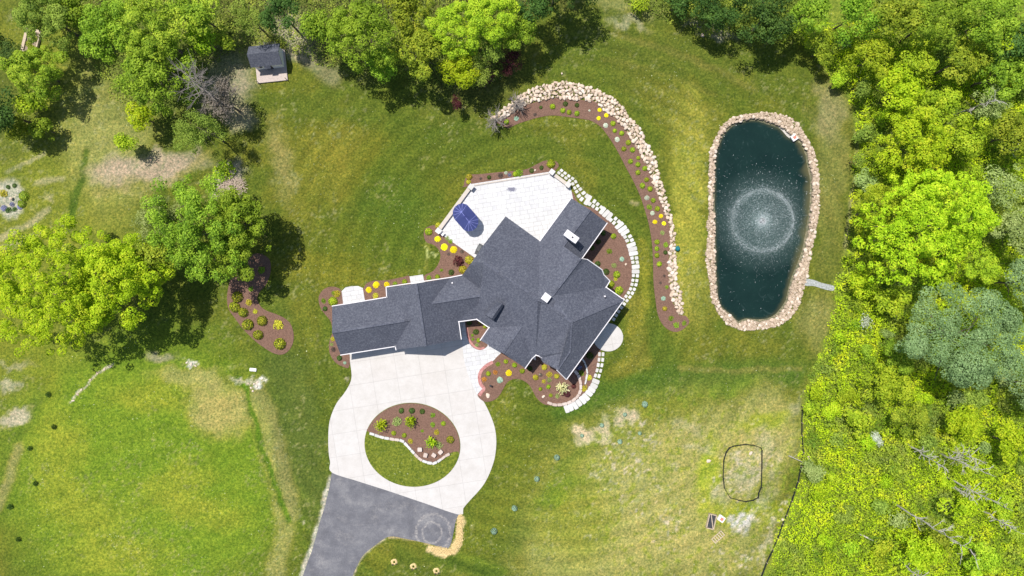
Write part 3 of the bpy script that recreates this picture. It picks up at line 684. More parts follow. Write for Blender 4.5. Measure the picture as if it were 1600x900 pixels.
def walk_path(po, pi, big, grp, where, step=7.6):
    po = np.array(spline(po, False, 1)); pi = np.array(spline(pi, False, 1))
    m = len(po); tt = np.linspace(0, 1, 400)
    A = np.array([np.interp(tt * (m - 1), np.arange(m), po[:, k]) for k in (0, 1)]).T
    m = len(pi); B = np.array([np.interp(tt * (m - 1), np.arange(m), pi[:, k]) for k in (0, 1)]).T
    mid = (A + B) / 2; d = np.concatenate([[0], np.cumsum(np.hypot(*np.diff(mid, axis=0).T))]); n_ = int(d[-1] / step); c_ = 0
    for i in range(n_):
        k = int(np.searchsorted(d, (i + .5) * d[-1] / n_)); k = min(k, 398)
        a, b_ = A[k], B[k]; t = mid[k + 1] - mid[k]; ang = math.atan2(-t[1], t[0])
        wd_ = np.hypot(*(a - b_)) * S; ln = d[-1] / n_ * S
        cols = [(.5, wd_ * .97)] if big(i) else [(.25, wd_ * .39), (.75, wd_ * .39)]
        for f, w_ in cols:
            q = a * (1 - f) + b_ * f
            lab = ('wide pale stone slab across the %s' if big(i) else 'square pale paver, one of a pair across the %s') % where
            place('stepping_slab' if big(i) else 'paver', slabs[c_ % 6], P(q[0], q[1], 0) + Vector((0, 0, .055)), (ln * (.93 if big(i) else .72) * rng.uniform(.95, 1.04), w_ * rng.uniform(.94, 1.02), .13 + .02 * rng.random()), ang + rng.uniform(-.05, .05), lab, 'paving stone', ('slabs of the %s' if big(i) else 'pavers of the %s') % where); c_ += 1
walk_path(pathO, pathI, lambda i: i in (9, 13, 14, 15, 18, 19, 20, 23, 24, 25, 28, 29), 0, 'curved path east of the house', 7.0)
walk_path([(945,549),(944,565),(941,580),(937,592)], [(934,549),(933,562),(930,578),(926,590)], lambda i: False, 0, 'short path below the round patio', 7.4)
def flat_run(pts, width, h, step, name, label, cat, group, mesh=None, z=0, jw=.1):
    sp = np.array(spline(pts, False, .5)); d = np.concatenate([[0], np.cumsum(np.hypot(*np.diff(sp, axis=0).T))]); n_ = max(1, int(d[-1] / step))
    for i in range(n_):
        k = min(int(np.searchsorted(d, (i + .5) * d[-1] / n_)), len(sp) - 2); t = sp[k + 1] - sp[k]
        place(name, (mesh or slabs)[i % 6], P(sp[k][0], sp[k][1], 0) + Vector((0, 0, z + h / 2)), (d[-1] / n_ * S * .97, width * rng.uniform(1 - jw, 1 + jw), h * rng.uniform(.92, 1.06)), math.atan2(-t[1], t[0]) + rng.uniform(-.07, .07), label, cat, group)
flat_run([(932,592),(927,604),(917,618),(906,628),(894,635),(882,640)], 1.15, .22, 6.6, 'step_slab', 'large white stone step at the south end of the garden path', 'stone step', 'white steps at the south end of the path')
pinks = [slab_mesh(20 + i) for i in range(6)]
for p_ in pinks: p_.materials.clear(); p_.materials.append(M['pinkstone'])
flat_run([(855,628),(867,632),(880,631),(892,627),(900,621),(906,612),(907,600),(904,588),(898,579)], .38, .34, 7.5, 'wall_block', 'pale stone block in the low curved wall beside the cream shrub', 'wall block', 'blocks of the low curved garden wall', pinks)
flat_run([(909,560),(914,568),(917,580),(916,590),(914,600)], .24, .3, 7.5, 'kerb_block', 'narrow pale kerb stone in the short row by the purple flowers', 'kerb stone', 'kerb stones by the purple flowers')
flat_run(edging, .36, .26, 8.0, 'edging_block', 'pale edging block between the island lawn and its mulch', 'edging stone', 'edging blocks of the driveway island', [slabs[0], slabs[1], slabs[2], slabs[3], pinks[1], pinks[2]], .08)
# flat pink brick margins of the front bed
def strip(name, pts, w, z, mat, kind='structure'):
    sp = np.array(spline(pts, False, 2)); b = MB(); t = np.gradient(sp, axis=0); t /= np.hypot(*t.T)[:, None]
    nrm = np.stack([-t[:, 1], t[:, 0]], 1); l_ = sp + nrm * w / 2; r_ = sp - nrm * w / 2
    b.prism([P2(*p) for p in l_] + [P2(*p) for p in r_[::-1]], z - .1, z); o = b.build(name, mat, tri=True); o['kind'] = kind; return o
strip('brick_margin', [(770,565.5),(759,572),(751,581),(749,590),(751,600),(756,607),(752,613),(749,618)], 5.0, .075, M['brick'])
strip('brick_margin', [(729.5,512),(731,524),(735,534),(742,542),(750,545),(757,543)], 3.2, .095, M['brick'])

# ------------------------------------------------------------------ the house
Vx = {'a':(519,479,2.9),'b':(519,519.5,5.1),'c':(532,554,2.9),'d':(618,540.4,2.9),'e':(619.5,546.5,2.9),'f':(644,499,5.15),'g':(605,465,2.9),'h':(604,449,2.9),'i':(650,443,6.1),'j':(665,540.5,6.3),'k':(703,434.3,2.9),'l':(672,474,5.0),'m':(716,502,2.9),'n':(720,530,2.9),
 'o':(722,430.5,3.1),'p':(762,460,5.0),'q':(745,498,3.3),'J1':(737,410,6.0),'J2':(756,382,6.2),'A':(790,338,3.5),'R1':(756,410,7.4),'X':(841,467,7.6),'w':(844,377,3.7),'Y':(851,462,7.65),'Z':(862,463,7.6),'s':(880,384,5.65),'t':(907,404,7.45),
 'N1':(893,310,3.8),'N2':(922,328,5.6),'N3':(948,348,3.8),'N4':(908,404.5,3.8),'aa':(918,406.5,6.7),'bb':(940,422,5.5),'bc':(943,430,5.0),'cc':(952,439,4.5),'dd':(946,449,4.5),'ee':(974,468.6,4.7),'ff':(893,503,7.55),'gg':(885,592,4.8),'hh':(871,578,6.05),'ii':(890,549,6.1),'jj':(848,566,4.3),
 'kk':(847,559,4.3),'kl':(842,555.5,4.45),'xs':(856,477,7.6),'s1':(840,470,7.55),'s2':(845.5,470,7.25),'mm':(837,563,3.9),'mn':(837.3,554,4.35),'nn':(831,559.4,4.0),'oo':(815,509,5.45),'pp':(765,511.6,3.75),'rr':(751,532,3.7),'ss':(786,552,5.5),'tt':(820,575,3.7)}
faces = ['a b f g', 'b c d f', 'h g f d e j i', 'i j n m l k', 'l k o p', 'l p q m', 'J1 R1 J2', 'R1 X Y w A J2', 'Y Z t s w', 'w s N2 N1', 's N4 N3 N2', 'Z dd cc bc bb aa t', 'Z xs ff ee dd', 'ff ii hh gg ee', 'ii kk jj hh', 'xs s2 kl kk ii ff', 's1 mn kl s2', 'R1 J1 o p', 'R1 p q pp oo', 'R1 oo nn mn s1 X', 'nn mm mn', 'oo pp rr ss', 'oo ss tt nn', 'X s1 s2 xs Z Y', 'kk kl jj']
house = empty('house', P(760, 470, 0)); hl = house.location.copy()
tag(house, 'sprawling single-storey house with dark slate shingle roofs and white gutters', 'house')
def HP(k): return P(*Vx[k])
bm = bmesh.new(); bv = {k: bm.verts.new(HP(k)) for k in Vx}
for f in faces:
    try: bm.faces.new([bv[k] for k in f.split()])
    except Exception as e: print('face', f, e)
bmesh.ops.triangulate(bm, faces=bm.faces)
for f in bm.faces:
    f.normal_update()
    if f.normal.z < 0: f.normal_flip()
bvh = BVHTree.FromBMesh(bm)
me = bpy.data.meshes.new('roof'); bm.to_mesh(me); bm.free(); me.materials.append(M['roof'])
for v in me.vertices: v.co -= hl
roof = obj('roof', me, house); md = roof.modifiers.new('thickness', 'SOLIDIFY'); md.thickness = .16; md.offset = -1
# walls: eave outline pulled in, each column rising to the roof above it
outl = 'a g h k o J1 J2 A w N1 N2 N3 N4 aa bb cc dd ee gg hh jj kl mm nn tt ss rr pp q m n j e d c b'.split()
xy = [HP(k).to_2d() for k in outl]
ar = sum(xy[i].x * xy[(i + 1) % len(xy)].y - xy[(i + 1) % len(xy)].x * xy[i].y for i in range(len(xy)))
sgn = 1 if ar > 0 else -1
inn = []
for i in range(len(xy)):
    a, b_, c = xy[i - 1], xy[i], xy[(i + 1) % len(xy)]
    d1 = (b_ - a).normalized(); d2 = (c - b_).normalized()
    n1 = Vector((-d1.y, d1.x)) * sgn; n2 = Vector((-d2.y, d2.x)) * sgn
    nn_ = (n1 + n2); nn_ = nn_.normalized() * min(.45 / max(nn_.length / 2, .35), .8) if nn_.length > .1 else n1 * .4
    inn.append(b_ + nn_)
def roof_z(x, y):
    h_ = bvh.ray_cast(Vector((x, y, 30)), Vector((0, 0, -1)))
    return h_[0].z if h_[0] else None
bm = bmesh.new()
lastz = 3.0
for i in range(len(inn)):
    a, b_ = inn[i], inn[(i + 1) % len(inn)]; L_ = (b_ - a).length; n_ = max(1, int(L_ / .5)); prev = None
    for j in range(n_ + 1):
        p = a.lerp(b_, j / n_); z = roof_z(p.x, p.y)
        z = (z - .17) if z else lastz
        lastz = z
        v0 = bm.verts.new((p.x - hl.x, p.y - hl.y, -.1)); v1 = bm.verts.new((p.x - hl.x, p.y - hl.y, z))
        if prev: bm.faces.new((prev[0], v0, v1, prev[1]))
        prev = (v0, v1)
bmesh.ops.remove_doubles(bm, verts=bm.verts, dist=.002)
me = bpy.data.meshes.new('wall'); bm.to_mesh(me); bm.free(); me.materials.append(M['siding'])
wall = obj('wall', me, house)
def gutter(keys):
    pts = [HP(k) for k in keys.split()]; b = MB()
    for p, q in zip(pts, pts[1:]):
        d = (q - p); ln = d.length; 
        if ln < .05: continue
        mid_ = (p + q) / 2 - hl; rz = math.atan2(d.y, d.x); el = math.atan2(d.z, math.hypot(d.x, d.y))
        out_ = Vector((d.y, -d.x, 0)).normalized() * sgn
        b.box(mid_ + out_ * .07 + Vector((0, 0, -.05)), (ln + .10, .115, .13), rz, 0, -el)
    b.build('gutter', M['white'], house)
for k in ('a g', 'g h', 'h k o', 'N3 N4', 'N4 aa', 'aa bb bc cc', 'cc dd ee', 'ee gg', 'gg hh', 'kk kl mn nn', 'nn tt', 'rr pp', 'pp q m', 'm n', 'e d', 'd c', 'w N1'): gutter(k)
def ridgecap(ks, w_=.16):
    pts = [HP(k) for k in ks.split()]; b = MB()
    for p, q in zip(pts, pts[1:]):
        d = q - p; b.box((p + q) / 2 - hl + Vector((0, 0, .0)), (d.length, w_ * 2, .05), math.atan2(d.y, d.x), 0, -math.atan2(d.z, math.hypot(d.x, d.y)))
    b.build('ridge_cap', M['roof'], house)
for k in ('R1 X', 'b f', 'i j', 'l p', 'Z t', 'N2 s', 'xs ff', 'ff ee', 'ff ii', 'oo ss', 'ii hh'): ridgecap(k)
# chimney, vents, dormer
def on_house(px, py, z): return P(px, py, z) - hl
c = on_house(893, 369.5, 7.3)
ch = MB().box((c.x, c.y, 5.4), (1.75, .75, 3.4), ANG).build('chimney', M['siding'], house)
MB().box((c.x, c.y, 7.2), (1.95, .92, .16), ANG, bev=.03).build('chimney_cap', M['white'], ch)
MB().tube((c.x + .12, c.y - .1, 7.28), (c.x + .12, c.y - .1, 7.5), .13, .1).build('flue', M['iron'], ch)
c = on_house(853.5, 465, 8.3)
cu = MB().box((c.x, c.y, 7.8), (.85, .85, .8), ANG).build('roof_vent_box', M['siding'], house)
MB().box((c.x, c.y, 8.25), (1.0, 1.0, .12), ANG, bev=.03).build('cap', M['white'], cu)
MB().tube((c.x + .1, c.y - .12, 8.31), (c.x + .1, c.y - .12, 8.42), .17).build('flue', M['rim'], cu)
for px, py, z in ((706.7, 442, 3.7), (945, 463, 5.6)):
    c = on_house(px, py, z); MB().tube((c.x, c.y, z - .4), (c.x, c.y, z + .15), .13, .11).build('vent_pipe', M['white'], house)
# gabled dormer on the front slope
r0 = P(785, 474, 6.75) - hl; r1 = P(768.5, 497.5, 6.0) - hl
el = P(757, 491.5, 4.75) - hl; er = P(771, 501, 5.5) - hl; bk = P(776, 472, 6.55) - hl; b1 = P(786.5, 478.5, 6.2) - hl
b = MB(); b.poly([r0, r1, el, bk]); b.poly([r0, b1, er, r1]); b.poly([r1, er, er - Vector((0, 0, 1.6)), el - Vector((0, 0, .6)), el]); b.poly([b1, er, er - Vector((0, 0, 1.6)), b1 - Vector((0, 0, 1.0))])
b.build('dormer', M['roof'], house)
# doors and windows (built on the walls under the eaves)
def opening(a, b_, f, w_, z0, z1, kind):
    A_ = inn[outl.index(a)]; B_ = inn[outl.index(b_)]; p = A_.lerp(B_, f); d = (B_ - A_).normalized(); n_ = Vector((d.y, -d.x)) * sgn; rz = math.atan2(d.y, d.x)
    c = Vector((p.x - hl.x, p.y - hl.y, (z0 + z1) / 2))
    n3 = Vector((n_.x, n_.y, 0))
    fr = MB().box(c + n3 * .02, (w_ + .2, .1, z1 - z0 + .2), rz).build('window' if kind == 'w' else ('garage_door' if kind == 'g' else 'door'), M['white'], house)
    if kind == 'w': MB().box(c + n3 * .045, (w_, .09, z1 - z0), rz).build('pane', M['glass'], fr)
    elif kind == 'g':
        g_ = MB()
        for i in range(4): g_.box(c + n3 * .05 + Vector((0, 0, -(z1 - z0) / 2 + (i + .5) * (z1 - z0) / 4)), (w_, .08, (z1 - z0) / 4 - .04), rz)
        g_.build('door_panel', M['rim'], fr)
    else: MB().box(c + n3 * .05, (w_ - .1, .08, z1 - z0 - .1), rz).build('door_panel', M['iron'], fr)
for a_ in (('d', 'c', .5, 4.9, 0, 2.3, 'g'), ('j', 'e', .5, 2.7, 0, 2.3, 'g'), ('n', 'j', .5, 2.7, 0, 2.3, 'g'), ('a', 'g', .25, 1.0, .05, 2.1, 'd'), ('a', 'g', .6, 1.4, 1, 2.1, 'w'), ('h', 'k', .45, 1.0, .1, 2.1, 'd'), ('h', 'k', .2, 1.2, 1, 2.1, 'w'), ('k', 'o', .5, .9, 1, 2.1, 'w'), ('o', 'J1', .5, 1.5, .8, 2.4, 'w'), ('J2', 'A', .4, 2.6, .1, 2.4, 'w'), ('A', 'w', .5, 3.4, .1, 2.5, 'w'), ('w', 'N1', .35, 2.2, .1, 2.4, 'w'), ('w', 'N1', .7, 2.2, .1, 2.4, 'w'), ('N1', 'N2', .5, 1.8, .8, 2.3, 'w'), ('N3', 'N4', .3, 1.2, .9, 2.3, 'w'), ('N3', 'N4', .7, 1.2, .9, 2.3, 'w'), ('bb', 'cc', .5, 1, .9, 2.3, 'w'), ('ee', 'gg', .2, 1.6, .9, 2.4, 'w'), ('ee', 'gg', .5, 2.4, .1, 2.4, 'w'), ('ee', 'gg', .8, 1.6, .9, 2.4, 'w'), ('tt', 'ss', .5, 1.5, .9, 2.4, 'w'), ('rr', 'ss', .5, 1.1, .1, 2.3, 'd'), ('pp', 'q', .5, .9, .9, 2.2, 'w')):
    try: opening(*a_)
    except Exception as e: print(a_, e)

# ------------------------------------------------------------------ patio furniture and walls
def wall_line(name, a, b_, w_, h_, mat, label, cat):
    p = P(*a, 0); q = P(*b_, 0); d = q - p; t = empty(name, (p + q) / 2, math.atan2(d.y, d.x)); tag(t, label, cat)
    MB().box((0, 0, h_ / 2), (d.length, w_, h_)).build('masonry', mat, t)
    MB().box((0, 0, h_ + .035), (d.length + .05, w_ + .12, .07), bev=.015).build('coping', capst, t)
capst = simple('cream_coping', (.50, .45, .40), (.44, .39, .34), 3, .8)
wall_line('seat_wall', (688, 357), (733.5, 295), .42, .42, capst, 'long straight cream seat wall along the west edge of the patio', 'seat wall')
wall_line('seat_wall', (741.5, 289.6), (856, 271.4), .06, .14, capst, 'long low kerb wall along the north edge of the patio', 'kerb wall')
wall_line('seat_wall', (866, 274), (884, 287.5), .36, .42, capst, 'short seat wall between the two northeast patio pillars', 'seat wall')
for (px, py), lab in (((736.5, 293.5), 'square white-capped stone pillar at the northwest corner of the patio'), ((862, 270.5), 'square white-capped stone pillar beside the lime shrub on the north edge of the patio'), ((887, 290), 'square white-capped stone pillar nearest the start of the curved paver path'), ((686, 361.5), 'square white-capped stone pillar at the west corner of the patio by the yellow flowers')):
    t = empty('pillar', P(px, py, 0), math.radians(-38)); tag(t, lab, 'pillar', 'stone pillars around the patio')
    MB().box((0, 0, .45), (.56, .56, .9)).build('shaft', M['pinkstone'], t); MB().box((0, 0, .94), (.72, .72, .1), bev=.02).build('pillar_cap', M['slab'], t)
# umbrella: an oval canopy on two hubs
fab, nt, bs, out = newmat('blue_canvas')
bs.inputs['Base Color'].default_value = (.075, .085, .36, 1); bs.inputs['Roughness'].default_value = .8
nt.links.new(ramp(nt, noise(nt, 2, 3), [(.3, (.02, .024, .15)), (.7, (.035, .04, .20))]), bs.inputs['Base Color'])
tr = N(nt, 'ShaderNodeBsdfTranslucent'); tr.inputs['Color'].default_value = (.16, .24, .42, 1); mx = N(nt, 'ShaderNodeMixShader'); mx.inputs[0].default_value = .38
nt.links.new(bs.outputs[0], mx.inputs[1]); nt.links.new(tr.outputs[0], mx.inputs[2]); nt.links.new(mx.outputs[0], out.inputs[0])
seam = simple('pale_blue_seam', (.24, .26, .6), (.2, .22, .52), 3, .7)
uc = P(727.3, 339.5, 2.45); ua = math.atan2(-(355 - 325), 738 - 715)
um = empty('patio_umbrella', (uc.x, uc.y, .1), ua); tag(um, 'large oval blue patio umbrella over the pale paved patio', 'umbrella')
b = MB(); rb = MB(); ht = 2.75; he = 2.2; hubs = [(-.95, 0), (.95, 0)]
rim = []
for i in range(14):
    t = i * math.tau / 14 + math.tau / 28
    hx = .8 if math.cos(t) > 0 else -.8
    rim.append((hx * .85 + 1.4 * math.cos(t), 1.36 * math.sin(t), hx))
rv = [b.bm.verts.new((x, y, he)) for x, y, _ in rim]; hv = {-.8: b.bm.verts.new((-.8, 0, ht)), .8: b.bm.verts.new((.8, 0, ht))}; mv = b.bm.verts.new((0, 0, ht + .08))
for i in range(14):
    j = (i + 1) % 14; h1 = rim[i][2]; h2 = rim[j][2]
    if h1 == h2: b.bm.faces.new((rv[i], rv[j], hv[h1]))
    else:
        b.bm.faces.new((rv[i], mv, hv[h1])); b.bm.faces.new((rv[i], rv[j], mv)); b.bm.faces.new((rv[j], hv[h2], mv))
    rb.tube((rim[i][2], 0, ht + .015), (rim[i][0], rim[i][1], he + .015), .022, .022, 5)
rb.tube((-.8, 0, ht + .02), (.8, 0, ht + .06), .03, .03, 5)
b.build('canopy', fab, um); rb.build('rib_seams', seam, um)
MB().tube((0, 0, 0), (0, 0, 2.7), .045).build('pole', M['iron'], um); MB().tube((0, 0, 0), (0, 0, .12), .35, .3, 12).build('base', M['iron'], um)
t = MB().box((0, 0, .72), (1.9, 1.0, .05), bev=.02)
tb = empty('patio_table', (uc.x, uc.y, .1), ua); tag(tb, 'patio table standing in the shade under the blue umbrella', 'table')
t.build('tabletop', M['iron'], tb)
for sx in (-.8, .8):
    for sy in (-.4, .4): MB().tube((sx, sy, 0), (sx, sy, .7), .03).build('leg', M['iron'], tb)
# grill
p = P(748.5, 388, 1.0); gr = empty('barbecue_grill', (p.x, p.y, .1), math.atan2(-(380 - 395), 752 - 744)); tag(gr, 'dark covered barbecue grill against the patio side of the roof', 'grill')
MB().box((0, 0, .45), (1.3, .6, .8), bev=.03).build('cabinet', M['iron'], gr)
MB().box((0, 0, 1.0), (1.0, .62, .34), bev=.12).build('lid', simple('grill_cover', (.12, .125, .13), (.08, .085, .09), 3, .6), gr); MB().box((-.75, 0, .86), (.4, .5, .05)).build('side_shelf', M['iron'], gr)
# small lounge chair near the west pillar
p = P(691.5, 365.5, .4); t = empty('patio_chair', (p.x, p.y, .1), math.radians(50)); tag(t, 'small white metal chair near the west corner of the patio', 'chair')
MB().box((0, 0, .42), (.5, .48, .05), bev=.01).build('seat', M['white'], t); MB().box((0, .25, .68), (.5, .05, .5), rx=-.2, bev=.01).build('backrest', M['white'], t)
for sx in (-.22, .22):
    for sy in (-.2, .2): MB().tube((sx, sy, 0), (sx, sy, .4), .02).build('leg', M['iron'], t)

# ------------------------------------------------------------------ plants
def leaf_cloud(pts, nrm, size, r_, flatten=.0):
    n_ = len(pts); nrm = nrm / (np.linalg.norm(nrm, axis=1, keepdims=True) + 1e-9)
    rv_ = r_.normal(size=(n_, 3)); t1 = np.cross(nrm, rv_); t1 /= np.linalg.norm(t1, axis=1, keepdims=True) + 1e-9; t2 = np.cross(nrm, t1)
    s1 = (size * r_.uniform(.6, 1.35, n_))[:, None]; s2 = s1 * r_.uniform(.55, .9, n_)[:, None]
    fold = nrm * s1 * r_.uniform(-.25, .1, n_)[:, None]
    v = np.stack([pts - t1 * s1, pts - t2 * s2 + fold * .5, pts + t1 * s1 + fold, pts + t2 * s2 + fold * .5], 1).reshape(-1, 3)
    return v, np.arange(n_ * 4).reshape(-1, 4)
def sph(r_, n_, up=0.0):
    d = r_.normal(size=(n_, 3)); d /= np.linalg.norm(d, axis=1, keepdims=True)
    d[:, 2] = np.where(d[:, 2] < -.35 + up, -d[:, 2], d[:, 2]); return d
def crown(name, R, seed, mat, lobe=.9, dens=260, leaf=.17, zr=.75, gap=.0, spread=1.0, rough=.5, fill=.35):
    """crown of leaf-sized faces gathered on many lobes; centre at origin"""
    r_ = np.random.default_rng(seed)
    nl = max(8, int(1.9 * (R / lobe) ** 2 * (1 - gap)))
    d = sph(r_, nl, .1)
    lf = .86 + .35 * (fbm(d[:, 0] * 1.8 + seed, d[:, 1] * 1.8 + d[:, 2] * 1.3, seed) - .5) * 2 * spread
    rad = R * np.where(r_.random(nl) < fill, r_.uniform(.35, .8, nl), r_.uniform(.82, 1.0, nl)) * lf - lobe * .5
    c_ = d * rad[:, None]; c_[:, 2] *= zr
    lr = lobe * r_.uniform(.6, 1.35, nl)
    tot = int(dens * R * R); w_ = lr ** 2 / np.sum(lr ** 2); cnt = r_.multinomial(tot, w_)
    li = np.repeat(np.arange(nl), cnt); n_ = len(li)
    dd = sph(r_, n_, .15); rr_ = lr[li] * (1 - rough * r_.random(n_) ** 2)
    pts = c_[li] + dd * rr_[:, None] * np.array([1, 1, .75])
    nrm = dd + r_.normal(size=(n_, 3)) * .38 + np.array([0, 0, .35])
    v, f = leaf_cloud(pts, nrm, leaf, r_)
    tone = r_.random(nl)[li] * .35 + r_.random(n_) * .65
    return mesh_np(name, v, f, [mat], False, fattr=tone)
def trunk_mesh(h_, R, seed, mat=None, r0=None):
    r_ = random.Random(seed); b = MB(); r0 = r0 or .04 * h_ * .6 + .05
    q = Vector((0, 0, -.1)); rad = r0; nodes = []
    for i in range(4):
        n_ = Vector((r_.uniform(-.2, .2), r_.uniform(-.2, .2), h_ * (i + 1) / 4)); b.tube(q, n_, rad, rad * .78, 7); nodes.append((n_, rad * .78)); q = n_; rad *= .78
    for i in range(9):
        n_, ra = nodes[r_.choice((1, 2, 2, 3, 3))]; a = i * 2.4 + r_.random(); l_ = R * r_.uniform(.5, .85)
        e = n_ + Vector((math.cos(a) * l_, math.sin(a) * l_, l_ * r_.uniform(.1, .6))); m_ = n_.lerp(e, .5) + Vector((0, 0, .15 * l_))
        b.tube(n_, m_, ra * .55, ra * .35, 5); b.tube(m_, e, ra * .35, ra * .12, 5)
    return b.mesh('trunk', mat or M['bark'])
treecache = {}
TREESTY = {'maple': dict(lobe=.72, dens=430, leaf=.115, rough=.22, fill=.25, spread=1.25), 'lumpy': dict(lobe=.60, dens=430, leaf=.11, rough=.18, spread=.9, fill=.25), 'lacy': dict(lobe=.8, dens=230, leaf=.09, rough=.9, gap=.3, fill=.5), 'cloud': dict(lobe=1.15, dens=440, leaf=.09, rough=.16, spread=1.1, gap=.12, fill=.12, zr=.62), 'shaggy': dict(lobe=.85, dens=330, leaf=.12, rough=.55, spread=1.4, fill=.3)}
def tree(px, py, rpx, h_, sty, colr, label, cat='tree', group=None, name='broadleaf_tree', seed=None, unique=False):
    """px,py: where the middle of the crown shows; rpx: crown radius in photo pixels"""
    zr = TREESTY[sty].get('zr', .9)
    zc = max(h_ * .57, .1); R = rpx * 1.13 * S * (H - zc) / H
    bucket = 1.2 if R < 1.5 else (2.0 if R < 2.6 else (3.2 if R < 4.2 else (5.0 if R < 6.5 else 8.0)))
    var = (seed if seed is not None else int(px * 7 + py)) % (3 if not unique else 999)
    key = (sty, bucket if not unique else R, var, h_ > 8)
    if key not in treecache:
        RR = bucket if not unique else R
        treecache[key] = (crown('crown_' + sty, RR, var * 13 + int(RR * 10), None and 0, zr=TREESTY[sty].get('zr', .9), **{k: v for k, v in TREESTY[sty].items() if k != 'zr'}), trunk_mesh(1.0 * RR * (1.5 if h_ > 8 else .9), RR, var + 5), RR)
    cm, tm, RR = treecache[key]
    c_ = P(px, py, zc); k = R / RR
    t = empty(name, (c_.x, c_.y, zg(px, py) if zc < 3 else 0), rng.uniform(0, 6.3)); tag(t, label, cat, group)
    o = bpy.data.objects.new('crown', cm); link(o, t); o.location = (0, 0, zc); o.scale = (k, k, k * rng.uniform(.9, 1.1))
    if len(cm.materials) == 0: cm.materials.append(None)
    o.material_slots[0].link = 'OBJECT'; o.material_slots[0].material = L[colr]
    q = bpy.data.objects.new('trunk', tm); link(q, t); tz = zc / (RR * (1.5 if h_ > 8 else .9)); q.scale = (k * .9, k * .9, tz)
    return t
_om = crown
def crown(name, R, seed, mat, **kw): 
    me_ = _om(name, R, seed, L['green'], **kw); return me_

# ---- small bed plants
def plant_mesh(kind, seed):
    r_ = np.random.default_rng(seed)
    if kind == 'mound':      # tight dome
        n_ = 420; d = sph(r_, n_, .3); d[:, 2] = abs(d[:, 2]); pts = d * (1 - .18 * r_.random(n_) ** 2)[:, None] * np.array([1, 1, .85]); lump = 1 + .12 * (fbm(d[:, 0] * 3 + 9, d[:, 1] * 3 + 9, seed) - .5); pts *= lump[:, None]; nr = d + r_.normal(size=(n_, 3)) * .35; v, f = leaf_cloud(pts, nr, .115, r_)
    elif kind == 'flower':   # lumpy dome of blossoms
        n_ = 380; d = sph(r_, n_, .3); d[:, 2] = abs(d[:, 2]); pts = d * (1 - .35 * r_.random(n_) ** 1.5)[:, None] * np.array([1, 1, .6]); nr = d * .4 + np.array([0, 0, 1]) + r_.normal(size=(n_, 3)) * .3; v, f = leaf_cloud(pts, nr, .13, r_)
    elif kind == 'loose':    # open, irregular clump
        n_ = 260; a = r_.uniform(0, 6.28, n_); q = r_.random(n_) ** .6 * (1 + .5 * (fbm(np.cos(a) * 2 + 5, np.sin(a) * 2 + 5, seed) - .5)); pts = np.stack([np.cos(a) * q, np.sin(a) * q, .75 * (1 - q * .7) * r_.random(n_) + .05], 1); nr = r_.normal(size=(n_, 3)) * .5 + np.array([0, 0, 1]); v, f = leaf_cloud(pts, nr, .12, r_)
    elif kind == 'spiky':    # arching bright sprays
        ns = 60; k = 9; a = r_.uniform(0, 6.28, ns); ln = r_.uniform(.55, 1.1, ns); el = r_.uniform(.2, 1.3, ns); P_ = []; Nn = []
        for i in range(ns):
            for j in range(k):
                t = (j + 1) / k; P_.append([math.cos(a[i]) * ln[i] * t * math.cos(el[i]), math.sin(a[i]) * ln[i] * t * math.cos(el[i]), ln[i] * t * math.sin(el[i]) * 1.0]); Nn.append([math.cos(a[i]) * .4, math.sin(a[i]) * .4, 1])
        pts = np.array(P_) + r_.normal(size=(ns * k, 3)) * .035; v, f = leaf_cloud(pts, np.array(Nn) + r_.normal(size=(ns * k, 3)) * .4, .085, r_); n_ = len(pts)
    elif kind == 'rosette':  # big plain leaves
        n_ = 46; a = np.arange(n_) * 2.4; q = np.sqrt(np.arange(n_) / n_); pts = np.stack([np.cos(a) * q * .8, np.sin(a) * q * .8, .5 - q * .3], 1); nr = np.stack([np.cos(a) * q * .5, np.sin(a) * q * .5, np.ones(n_)], 1) + r_.normal(size=(n_, 3)) * .12; v, f = leaf_cloud(pts, nr, .24, r_)
    return mesh_np('plant_' + kind, v, f, [L['green']], False, fattr=r_.random(n_))
pm = {k: [plant_mesh(k, s) for s in (1, 2, 3)] for k in ('mound', 'flower', 'loose', 'spiky', 'rosette')}
pproto = {}
def plant(name, kind, colr, px, py, rpx, zs, label, cat, group, base=.05):
    me_ = pm[kind][int(px + py) % 3]; key = (name, me_.name, colr)
    if key not in pproto:
        o = bpy.data.objects.new(name, me_); COL.objects.link(o); o.material_slots[0].link = 'OBJECT'; o.material_slots[0].material = L[colr]; pproto[key] = o
    else: o = pproto[key].copy(); COL.objects.link(o)
    r = rpx * S; k = r * zs; c_ = P(px, py, base + k * .45)
    o.location = (c_.x, c_.y, base); o.scale = (r * rng.uniform(.93, 1.07), r * rng.uniform(.93, 1.07), k); o.rotation_euler = (0, 0, rng.uniform(0, 6.3))
    for q in ('label', 'category', 'group'):
        if q in o: del o[q]
    tag(o, label, cat, group); return o
ORD = 'first second third fourth fifth sixth seventh eighth ninth tenth eleventh twelfth thirteenth fourteenth fifteenth sixteenth seventeenth eighteenth nineteenth twentieth twenty-first twenty-second twenty-third twenty-fourth twenty-fifth twenty-sixth'.split()
